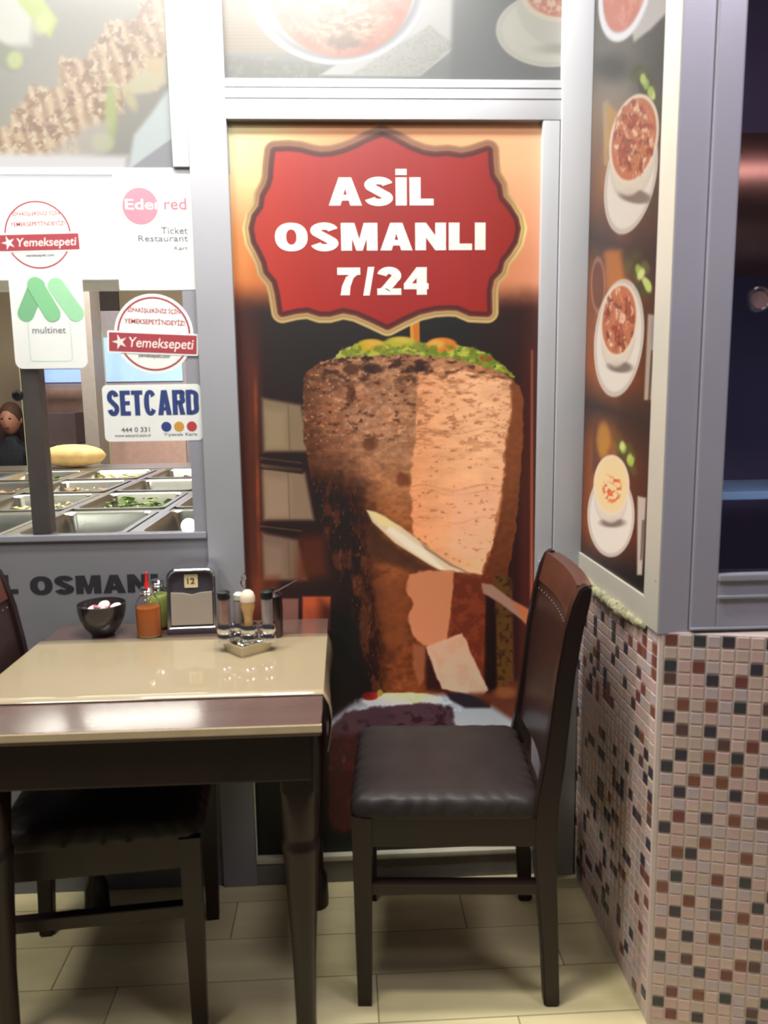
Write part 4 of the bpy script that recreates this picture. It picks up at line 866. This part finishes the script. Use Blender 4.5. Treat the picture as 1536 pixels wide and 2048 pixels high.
# glowing ball added as a steel glint at the right end of the counter
l = thing('counter_glint', 'small glowing ball added as a steel glint at the right end of the counter', 'lamp', (-.415, 2.055, .958))
b_ = bmesh.new(); blob(b_, 0, 0, .022, .02, .015, .02, 3); obj('glint_ball', b_, mat('glint_glow', (255, 240, 246), .4, 0, 0, emit=9), l, True); obj('base', lathe(bmesh.new(), [(.016, 0), (.016, .006), (.01, .008)], 0, 0, 16), STEEL, l)

# room behind the right window
wr = struct('wall_annex', 'dark room behind the right window')
obj('wall_plane', B(.66, 2.4, 2.6, 2.65, 0, 2.8), mat('annex_dark', (132, 122, 146), .6, 0, .2, 2), wr)
obj('wall_plane', B(.64, .66, 1.5, 2.6, 0, 2.8), MC['annex_dark'], wr)
obj('ceiling_plane', B(.66, 2.4, 1.5, 2.65, 2.76, 2.80), MC['annex_dark'], wr)
obj('wall_plane', B(2.38, 2.4, 1.5, 2.6, 0, 2.8), MC['annex_dark'], wr)
h = hit(1520, 330, 1, 2.2); hd2 = thing('copper_duct', 'wide copper coloured duct glowing behind the right window', 'duct', (1.25, 2.25, float(h[2])-.10))
RX = Matrix.Rotation(PI/2, 4, 'Y')
bm = lathe(bmesh.new(), [(0, -.62), (.19, -.62), (.19, .9), (0, .9)], 0, 0, 64); bmesh.ops.transform(bm, matrix=RX, verts=bm.verts); obj('pipe', bm, mat('copper', (214, 158, 128), .42, 1, .15, 8), hd2, True)
for k in (-.3, .35):
    bm = lathe(bmesh.new(), [(.19, k-.012), (.197, k-.008), (.197, k+.008), (.19, k+.012)], 0, 0, 64, False); bmesh.ops.transform(bm, matrix=RX, verts=bm.verts); obj('seam_band', bm, MC['copper'], hd2, True)
sh = thing('light_strip', 'pale blue shelf added as a strip of reflected light behind the right window', 'shelf', (1.25, 2.0, .98))
obj('board', B(-.55, .55, -.1, .15, .062, .083, .003), mat('strip_blue', (176, 206, 216), .5, .1, .1, 12, .3, 30), sh)  # pale blue board stands in for a strip of reflected light
for sx in (-.5, .5): obj('bracket', B(sx-.01, sx+.01, -.08, .6, .02, .062, .002), STEEL, sh)
area('annex_fill', (1.05, 1.58, 1.25), (1.2, 2.0, 1.03), .25, .05, 3.2, (.78, .90, 1)); area('annex_fill', (1.2, 1.62, 2.3), (1.2, 2.3, 1.6), .6, .06, 7, (1, .86, .82))  # added lights without a seen source, brightening the pale strip and the duct

# ================================================================== TABLE
tb = thing('dining_table', 'dark wooden dining table with glossy top standing against the shop front', 'table', (0, 0, 0))
TX0, TX1, TY0, TY1, TZ = -.722, -.052, 1.298, 1.948, .75
TOPM = mat('lacquered_table_wood', (90, 70, 64), .25, 0, .10, 10, 0, coat=.75, crough=.17, stretch=(.3, 3, 1))
obj('tabletop', B(TX0, TX1, TY0, TY1, TZ-.022, TZ, .003), TOPM, tb, True)
obj('edge_band', B(TX0-.001, TX1+.001, TY0-.0015, TY0+.004, TZ-.015, TZ-.001, .001), mat('pale_edge_band', (216, 196, 160), .4, coat=.5), tb)
obj('apron', B(TX0+.03, TX1-.02, TY0+.02, TY0+.045, .635, TZ-.022, .003), DARKWOOD, tb)
obj('apron', B(TX0+.03, TX1-.02, TY1-.055, TY1-.03, .635, TZ-.022, .003), DARKWOOD, tb)
obj('apron', B(TX0+.03, TX0+.055, TY0+.045, TY1-.055, .635, TZ-.022, .003), DARKWOOD, tb)
obj('apron', B(TX1-.045, TX1-.02, TY0+.045, TY1-.055, .635, TZ-.022, .003), DARKWOOD, tb)
def sq(cx, cy, h, z, r): return [(cx+u, cy+v, z) for u, v in rrect(-h, h, -h, h, min(r, h*.98), 5)]
def table_leg(cx, cy):
    bm = bmesh.new(); pr = [(.0, .030, .029), (.02, .031, .03), (.08, .028, .024), (.10, .020, .019), (.12, .0195, .018), (.25, .022, .02), (.40, .029, .024), (.47, .0335, .031), (.485, .036, .035), (.495, .0365, .036), (.505, .032, .031), (.515, .0335, .032), (.56, .036, .033), (.60, .0355, .02), (.61, .033, .006), (.728, .033, .004)]
    return loft(bm, [sq(cx, cy, h, z, r) for z, h, r in pr])
for cx, cy in ((TX1-.046, TY0+.062), (TX0+.060, TY0+.062), (TX1-.046, TY1-.07), (TX0+.060, TY1-.07)): obj('leg', table_leg(cx, cy), DARKWOOD, tb, True)
# cream runner lying across the table under clear vinyl, hanging at the right
RUN = mat('cream_runner', (150, 136, 108), .5, 0, .03, 6, 0, coat=1, crough=.05)
rn = thing('table_runner', 'cream runner across the table under clear glossy vinyl', 'runner', (0, 0, 0))
bm = bmesh.new(); secs = []
prof = [(TX0-.002, TZ-.05), (TX0-.004, TZ-.02), (TX0-.002, TZ+.0018)]+[(TX0+k*(TX1-TX0)/14, TZ+.0022) for k in range(1, 14)]+[(TX1+.0, TZ+.0018)]
for y in np.linspace(1.428, 1.812, 14):
    t_ = (y-1.428)/(1.812-1.428); dr = .115-.05*t_+.004*math.sin(t_*9); bl = .007+.004*math.cos(t_*5)
    secs.append([(x_, y, z_) for x_, z_ in prof]+[(TX1+.004+bl*.6, y, TZ-.02), (TX1+.004+bl, y, TZ-.05), (TX1+.004+bl*.7, y, TZ-dr*.75), (TX1+.006, y, TZ-dr)])
vs = [[bm.verts.new(p_) for p_ in r_] for r_ in secs]
for a, b in zip(vs, vs[1:]):
    for i in range(len(a)-1): bm.faces.new((a[i], a[i+1], b[i+1], b[i]))
o = obj('cloth', bm, RUN, rn, True); sm = o.modifiers.new('thick', 'SOLIDIFY'); sm.thickness = .0012; sm.offset = 1
bpy.context.view_layer.update()

# ================================================================== CHAIRS (u to the front, v to the side)
def make_chair(name, label, loc, rz, near=-1):
    t = thing(name, label, 'chair', loc, rz, 'dark wooden chairs with vinyl seats'); 
    def bent(v, w):        # rear post from foot to top, curved backwards
        bm = bmesh.new(); pr = [(0, -.193, .034), (.15, -.186, .037), (.30, -.176, .044), (.40, -.172, .050), (.47, -.176, .048), (.55, -.188, .044), (.65, -.198, .040), (.75, -.208, .038), (.84, -.222, .037), (.90, -.236, .034), (.925, -.243, .026), (.934, -.247, .012)]
        loft(bm, [[(u-d/2, v-w/2, z), (u+d/2, v-w/2, z), (u+d/2, v+w/2, z), (u-d/2, v+w/2, z)] for z, u, d in pr])
        bmesh.ops.bevel(bm, geom=[e for e in bm.edges if e.calc_face_angle(0) > .7], offset=.004, segments=2, affect='EDGES'); return bm
    for v in (-.178, .178): obj('leg', bent(v, .032), DARKWOOD, t, True)
    for v in (-.178, .178):
        bm = bmesh.new(); loft(bm, [[(.212-h, v-h, z), (.212+h, v-h, z), (.212+h, v+h, z), (.212-h, v+h, z)] for z, h in ((0, .015), (.2, .018), (.441, .021))]); obj('leg', bm, DARKWOOD, t, True)
    obj('apron', B(-.17, .20, -.192, -.170, .375, .44, .002), DARKWOOD, t); obj('apron', B(-.17, .20, .170, .192, .375, .44, .002), DARKWOOD, t)
    obj('apron', B(.205, .228, -.165, .165, .375, .44, .002), DARKWOOD, t); obj('apron', B(-.185, -.165, -.165, .165, .375, .44, .002), DARKWOOD, t)
    for v in (-.178, .178): obj('stretcher', B(-.175, .20, v-.011, v+.011, .262, .290, .003), DARKWOOD, t)
    # padded seat with puckered edge
    bm = bmesh.new(); n = 96; rings = []
    out = rrect(-.170, .238, -.196, .196, .03, 6); m_ = len(out)
    # resample outline
    P = np.array(out+[out[0]]); seg = np.r_[0, np.cumsum(np.hypot(*np.diff(P, axis=0).T))]; s_ = np.linspace(0, seg[-1], 161)[:-1]
    ox, oy = np.interp(s_, seg, P[:, 0]), np.interp(s_, seg, P[:, 1]); cx = .034
    for z, k, pk in ((.438, .985, 0), (.442, 1.0, .2), (.452, 1.004, 1), (.464, .985, 1), (.474, .955, .7), (.480, .91, .3), (.485, .8, 0), (.488, .5, 0), (.489, .15, 0)):
        ring = []
        for i in range(160):
            w = pk*.0075*abs(math.sin(s_[i]/.046*PI+.6*math.sin(i*.37))); kk = k
            px_ = cx+(ox[i]-cx)*kk; py_ = oy[i]*kk; L_ = math.hypot(px_-cx, py_)+1e-6
            ring.append((px_-(px_-cx)/L_*(.0075*pk-w), py_-py_/L_*(.0075*pk-w), z+w*.35))
        rings.append(ring)
    loft(bm, rings); obj('seat', bm, VINYL, t, True)
    # curved back panel between the posts, brown timber rail on top
    def panel(u0, thick, z0, z1, w, m, nm, lab=None, n=10):
        bm = bmesh.new(); rows = []
        for k in range(n+1):
            z = z0+(z1-z0)*k/n; u = np.interp(z, [.40, .47, .55, .65, .75, .84, .90, .934], [-.172, -.176, -.188, -.198, -.208, -.222, -.236, -.247])+u0
            rows.append([(u-.012*math.cos(vv/w*PI/2*.95)+th, vv, z) for th, vs_ in ((thick/2, np.linspace(-w, w, 13)), (-thick/2, np.linspace(w, -w, 13))) for vv in vs_])
        loft(bm, rows); return obj(nm, bm, m, t, True, lab)
    panel(0, .024, .510, .862, .164, mat('brown_leatherette', (44, 28, 27), .36, 0, .15, 14, .15, 70, coat=.3, crough=.2), 'backrest')
    panel(0, .030, .862, .930, .165, BROWNWOOD, 'top_rail', 'red-brown polished timber top rail', 5)
    bk = t.children[-2] if t.children else None
    bm = bmesh.new()
    for k in range(14):
        v = -.15+k*.3/13; blob(bm, -.222+.012-.012*math.cos(v/.164*PI/2*.95)+.001, v, .845-.0*abs(v), .0018, .0022, .0022, 1)
    o = obj('stud_row', bm, CHROME, t, True); 
    return t
PH = math.radians(180-4.0)
make_chair('dining_chair', 'dark chair with wrinkled vinyl seat against the mosaic wall, right of the table', (.243, 1.700, 0), PH)
make_chair('dining_chair', 'dark chair tucked under the left side of the table', (-.557, 1.650, 0), math.radians(5))

# ================================================================== THINGS ON THE TABLE
# bowl
bx, by = -.594, 1.862
t = thing('bowl', 'dark ribbed bowl with radish slices at the back left of the table', 'bowl', (bx, by, TZ))
bm = bmesh.new(); n = 64; pr = [(.026, 0, 0), (.028, .004, 0), (.030, .008, 0), (.042, .022, 1), (.051, .042, 1), (.0555, .062, 1), (.0565, .078, .4), (.0545, .079, 0), (.052, .066, 0), (.044, .032, 0), (.028, .014, 0), (.01, .012, 0)]
loft(bm, [[((r-.0016*k*(i % 2))*math.cos(2*PI*i/n), (r-.0016*k*(i % 2))*math.sin(2*PI*i/n), z) for i in range(n)] for r, z, k in pr]); obj('shell', bm, mat('dark_glazed_ceramic', (40, 36, 38), .25, 0, .2, 30, coat=.6), t, True)
RAD = mat('radish_flesh', (244, 226, 220), .4, 0, .05, 60); RSK = mat('radish_skin', (206, 110, 120), .4, 0, .1, 60)
random.seed(3)
spots = [(-.028, -.012), (-.012, .012), (.006, -.016), (.018, .006), (.030, -.010), (-.002, .028), (-.030, .016), (.028, .022)]
for k, (dx, dy) in enumerate(spots):
    s = thing('radish_slice', 'pinkish white radish slice heaped in the dark bowl', 'radish', (bx+dx, by+dy, TZ+.056+.004*(k % 3)), random.uniform(0, 6), 'radish slices in the bowl'); s.rotation_euler = (random.uniform(-.5, .5), random.uniform(-.5, .5), random.uniform(0, 6))
    b_ = bmesh.new(); lathe(b_, [(.0, .0), (.013, .0), (.0135, .002), (.013, .005), (.0, .0055)], 0, 0, 16); obj('flesh', b_, RAD, s, True)
    b_ = bmesh.new(); lathe(b_, [(.0132, .0), (.0142, .002), (.0132, .005), (.0125, .0025), (.0132, 0)], 0, 0, 16, False); obj('skin', b_, RSK, s, True)
# sauce bottles
GLS = mat('bottle_glass', (250, 252, 250), .02, 0, 0, trans=1, ior=1.3)
def bottle(x, y, label, liq, noz, s=1, lev=.075):
    t = thing('oil_bottle', label, 'bottle', (x, y, TZ), 0, 'sauce bottles by the napkin dispenser')
    obj('glass', lathe(bmesh.new(), [(r*s, z*s) for r, z in ((.0, 0), (.027, 0), (.029, .003), (.029, .078), (.027, .088), (.019, .099), (.015, .103), (.015, .110), (.013, .110), (.013, .103), (.017, .098), (.0255, .087), (.0275, .078), (.0275, .005), (.0, .004))], 0, 0, 32), GLS, t, True)
    obj('liquid', lathe(bmesh.new(), [(r*s, z*s) for r, z in ((0, .010), (.0272, .010), (.0272, lev), (.0, lev))], 0, 0, 32), liq, t, True)
    obj('thick_base', lathe(bmesh.new(), [(r*s, z*s) for r, z in ((0, .0045), (.0265, .0045), (.0268, .0095), (.0, .0095))], 0, 0, 32), mat('amber_base', (206, 150, 100), .2, 0, .05), t, True)
    cap = obj('cap', lathe(bmesh.new(), [(r*s, z*s) for r, z in ((.0, .104), (.0165, .104), (.0165, .108), (.0155, .109), (.0168, .111), (.0165, .114), (.0155, .115), (.0165, .117), (.0140, .122), (.0, .123))], 0, 0, 28), CHROME, t, True)
    if noz: obj('nozzle', lathe(bmesh.new(), [(r*s, z*s) for r, z in ((.0, .122), (.006, .122), (.0055, .130), (.0035, .138), (.0028, .158), (.0, .159))], 0, 0, 16), noz, t, True)
bottle(-.476, 1.832, 'glass bottle of orange sauce with a red nozzle beside the dark bowl', mat('orange_sauce', (196, 104, 40), .3, 0, .08, 20), mat('red_plastic', (190, 34, 34), .35), 1.0)
bottle(-.4705, 1.908, 'glass bottle of yellow-green sauce behind the orange one', mat('green_sauce', (196, 206, 110), .3, 0, .08, 20), None, 1.0, .085)
# napkin dispenser
nx, ny = -.379, 1.888
t = thing('napkin_dispenser', 'chrome napkin dispenser with a small yellow number plate', 'napkin dispenser', (nx, ny, TZ), .05)
def arch(w, z0, z1, r, n=8): return [(-w, z0), (w, z0), (w, z1-r)]+[(w-r+r*math.cos(PI/2*k/n), z1-r+r*math.sin(PI/2*k/n)) for k in range(1, n+1)]+[(-w+r+r*math.cos(PI/2+PI/2*k/n), z1-r+r*math.sin(PI/2+PI/2*k/n)) for k in range(n+1)]
FY = lambda u, v, d: (u, d+(v*.10), v)
bm = bmesh.new(); oa = arch(.058, .012, .158, .022); ia = arch(.051, .018, .150, .018)
def ringface(bm, A, Bp, d0, d1, fn):
    v = [[bm.verts.new(fn(u, z, d)) for u, z in L_] for L_, d in ((A, d0), (Bp, d0), (Bp, d1), (A, d1))]; n = len(A)
    for a, b in ((0, 1), (1, 2), (2, 3), (3, 0)):
        for i in range(n): bm.faces.new((v[a][i], v[a][(i+1) % n], v[b][(i+1) % n], v[b][i]))
    bmesh.ops.recalc_face_normals(bm, faces=bm.faces)
ringface(bm, oa, ia, -.045, .045, FY); bmesh.ops.bevel(bm, geom=[e for e in bm.edges if e.calc_face_angle(0) > 1.2 and abs(e.verts[0].co.y-e.verts[1].co.y) < .03], offset=.003, segments=3, affect='EDGES')
obj('shell', bm, CHROME, t, True)
obj('recess', prism(bmesh.new(), arch(.051, .018, .150, .018), FY, -.030, -.026), mat('dark_chrome', (112, 108, 120), .3, .8), t)
fp = obj('face_plate', prism(bmesh.new(), [(-.049, .022), (.049, .022), (.049, .100), (.02, .098), (0, .093), (-.02, .098), (-.049, .100)], FY, -.042, -.033), mat('satin_steel', (188, 176, 162), .38, .65, .03, 20), t, True)
obj('base', B(-.059, .059, -.046, .052, 0, .014, .004), mat('dark_base', (78, 72, 78), .4, .5), t, True)
nn = obj('napkins', prism(bmesh.new(), arch(.047, .02, .145, .016), FY, -.025, .04), mat('white_paper', (236, 232, 226), .8), t)
pl = obj('number_plate', prism(bmesh.new(), rrect(-.017, .015, .110, .142, .002), FY, -.0335, -.0315), mat('yellow_plate', (218, 204, 160), .5), t)
o = text_mesh('number', '12', -.010, .008, .1185, .1335, 0, mat('brown_ink', (96, 74, 60), .5), pl, bold=.02); o.location = (0, -.0215, 0)

# condiment caddy
cx, cy = -.228, 1.70; RZ = math.radians(40)
t = thing('condiment_caddy', 'silver condiment caddy with a square tray and ring holders', 'caddy', (cx, cy, TZ), RZ)
SILV = mat('silver_plastic', (196, 186, 160), .35, .6, .05, 20)
bm = bmesh.new(); rs = [[(u, v, z) for u, v in rrect(-h, h, -h, h, .005, 3)] for h, z in ((.036, 0), (.037, .002), (.041, .026), (.0415, .028), (.0395, .028), (.0385, .024), (.0365, .012))]
loft(bm, rs); obj('tray', bm, SILV, t, True)
HP = [(-.030, .030), (.030, .030), (.030, -.030), (-.030, -.030)]
HP = [(-.021, .021), (.021, .021), (.021, -.021), (-.021, -.021)]
hp = [(-.0400, .0345), (.0, .0), (.0385, -.0325)]
# holders sit in a line across the tray diagonal, seen side by side
hold = [(-.034, .034, .014), (-.004, .022, .013), (.002, -.006, .0165), (.036, -.030, .014)]
for hx, hy, r in hold:
    obj('ring_holder', lathe(bmesh.new(), [(r, .022), (r+.003, .024), (r+.0045, .034), (r+.003, .040), (r+.0015, .044), (r+.0045, .050), (r+.005, .058), (r+.0025, .066), (r+.001, .066), (r, .058), (r-.0005, .04), (r, .022)], hx, hy, 28, False), CHROME, t, True)
random.seed(5)
for k in range(11):
    b_ = bmesh.new(); u, v = random.uniform(-.028, .028), random.uniform(-.034, .02); blob(b_, u, v, .024, .0065, .0065, .0065, 2); obj('chrome_bead', b_, CHROME, t, True)
obj('handle', tube(bmesh.new(), [(.004, .012, .02), (.004, .012, .10), (.004, .012, .145), (.000, .016, .156), (.003, .013, .170), (.006, .010, .178), (.008, .008, .168), (.004, .012, .156)], .0021, 8), CHROME, t, True)
Rm = Matrix.Rotation(RZ, 3, 'Z')
def at(hx, hy): q = Rm @ Vector((hx, hy, 0)); return (cx+q.x, cy+q.y, TZ+.0235)
def shaker(i, label, content):
    hx, hy, r = hold[i]; s = thing('shaker', label, 'shaker', at(hx, hy), 0, 'shakers in the caddy')
    obj('glass', lathe(bmesh.new(), [(0, .0), (r-.0012, .0), (r-.0012, .098), (r-.003, .10), (0, .10)], 0, 0, 24), content, s, True)
    obj('lid', lathe(bmesh.new(), [(0, .1), (r, .1), (r+.0006, .104), (r, .114), (r-.005, .117), (0, .118)], 0, 0, 24), BLACKP, s, True)
shaker(0, 'black-capped pepper shaker at the left of the caddy', mat('pepper_fill', (150, 118, 108), .2, .3, .2, 60, coat=1))
shaker(3, 'black-capped salt shaker at the right of the caddy', mat('salt_fill', (160, 150, 150), .2, .4, .1, 60, coat=1))
hx, hy, r = hold[2]
s = thing('toothpick_holder', 'amber toothpick holder with a frosted dome in the middle of the caddy', 'toothpick holder', at(hx, hy))
obj('cup', lathe(bmesh.new(), [(0, 0), (.010, 0), (.0095, .055), (.0115, .068), (.0155, .080), (.016, .094), (0, .094)], 0, 0, 24), mat('amber_plastic', (206, 164, 104), .3, 0, .1, 30, coat=.5), s, True)
obj('dome', lathe(bmesh.new(), [(0, .094), (.0165, .094), (.0165, .104), (.013, .114), (.007, .119), (0, .120)], 0, 0, 24), mat('frosted_plastic', (216, 196, 172), .4, 0, .05), s, True)
hx, hy, r = hold[1]
s = thing('spice_jar', 'small clear capped jar behind the toothpick holder in the caddy', 'jar', at(hx, hy))
obj('glass', lathe(bmesh.new(), [(0, 0), (r-.0012, 0), (r-.0012, .088), (r-.004, .094), (0, .094)], 0, 0, 24), mat('smoky_jar', (130, 120, 118), .15, .2, .1, coat=1), s, True)
obj('lid', lathe(bmesh.new(), [(0, .094), (r-.002, .094), (r-.002, .106), (r-.006, .110), (0, .11)], 0, 0, 24), mat('pale_lid', (206, 210, 190), .3, .3), s, True)
# sugar pot with a spoon behind the caddy
s = thing('chilli_pot', 'small dark steel pot behind the right of the caddy', 'pot', (-.178, 1.80, TZ))
obj('body', lathe(bmesh.new(), [(0, 0), (.020, 0), (.022, .006), (.0235, .07), (.0225, .10), (.021, .10), (.0215, .07), (.019, .012), (0, .012)], 0, 0, 28), mat('smoked_steel', (92, 80, 80), .25, .9), s, True)
obj('lid', lathe(bmesh.new(), [(0, .1), (.024, .1), (.024, .104), (.014, .112), (.004, .114), (.005, .120), (0, .122)], 0, 0, 28), mat('smoked_lid', (60, 50, 52), .3, .6), s, True)
sp = thing('spoon', 'small steel spoon handle leaning out of the dark pot', 'spoon', (-.170, 1.79, TZ+.113))
b_ = bmesh.new(); P0 = Vector((0, 0, 0)); D_ = Vector((.052, -.01, .030)).normalized(); 
loft(b_, [[P0+D_*l_+Vector((0, w_, 0)), P0+D_*l_+Vector((-.0006, 0, .0012)), P0+D_*l_+Vector((0, -w_, 0)), P0+D_*l_+Vector((.0006, 0, -.0012))] for l_, w_ in ((0, .003), (.02, .003), (.045, .004), (.058, .005), (.061, .003))]); obj('handle', b_, STEEL, sp, True)
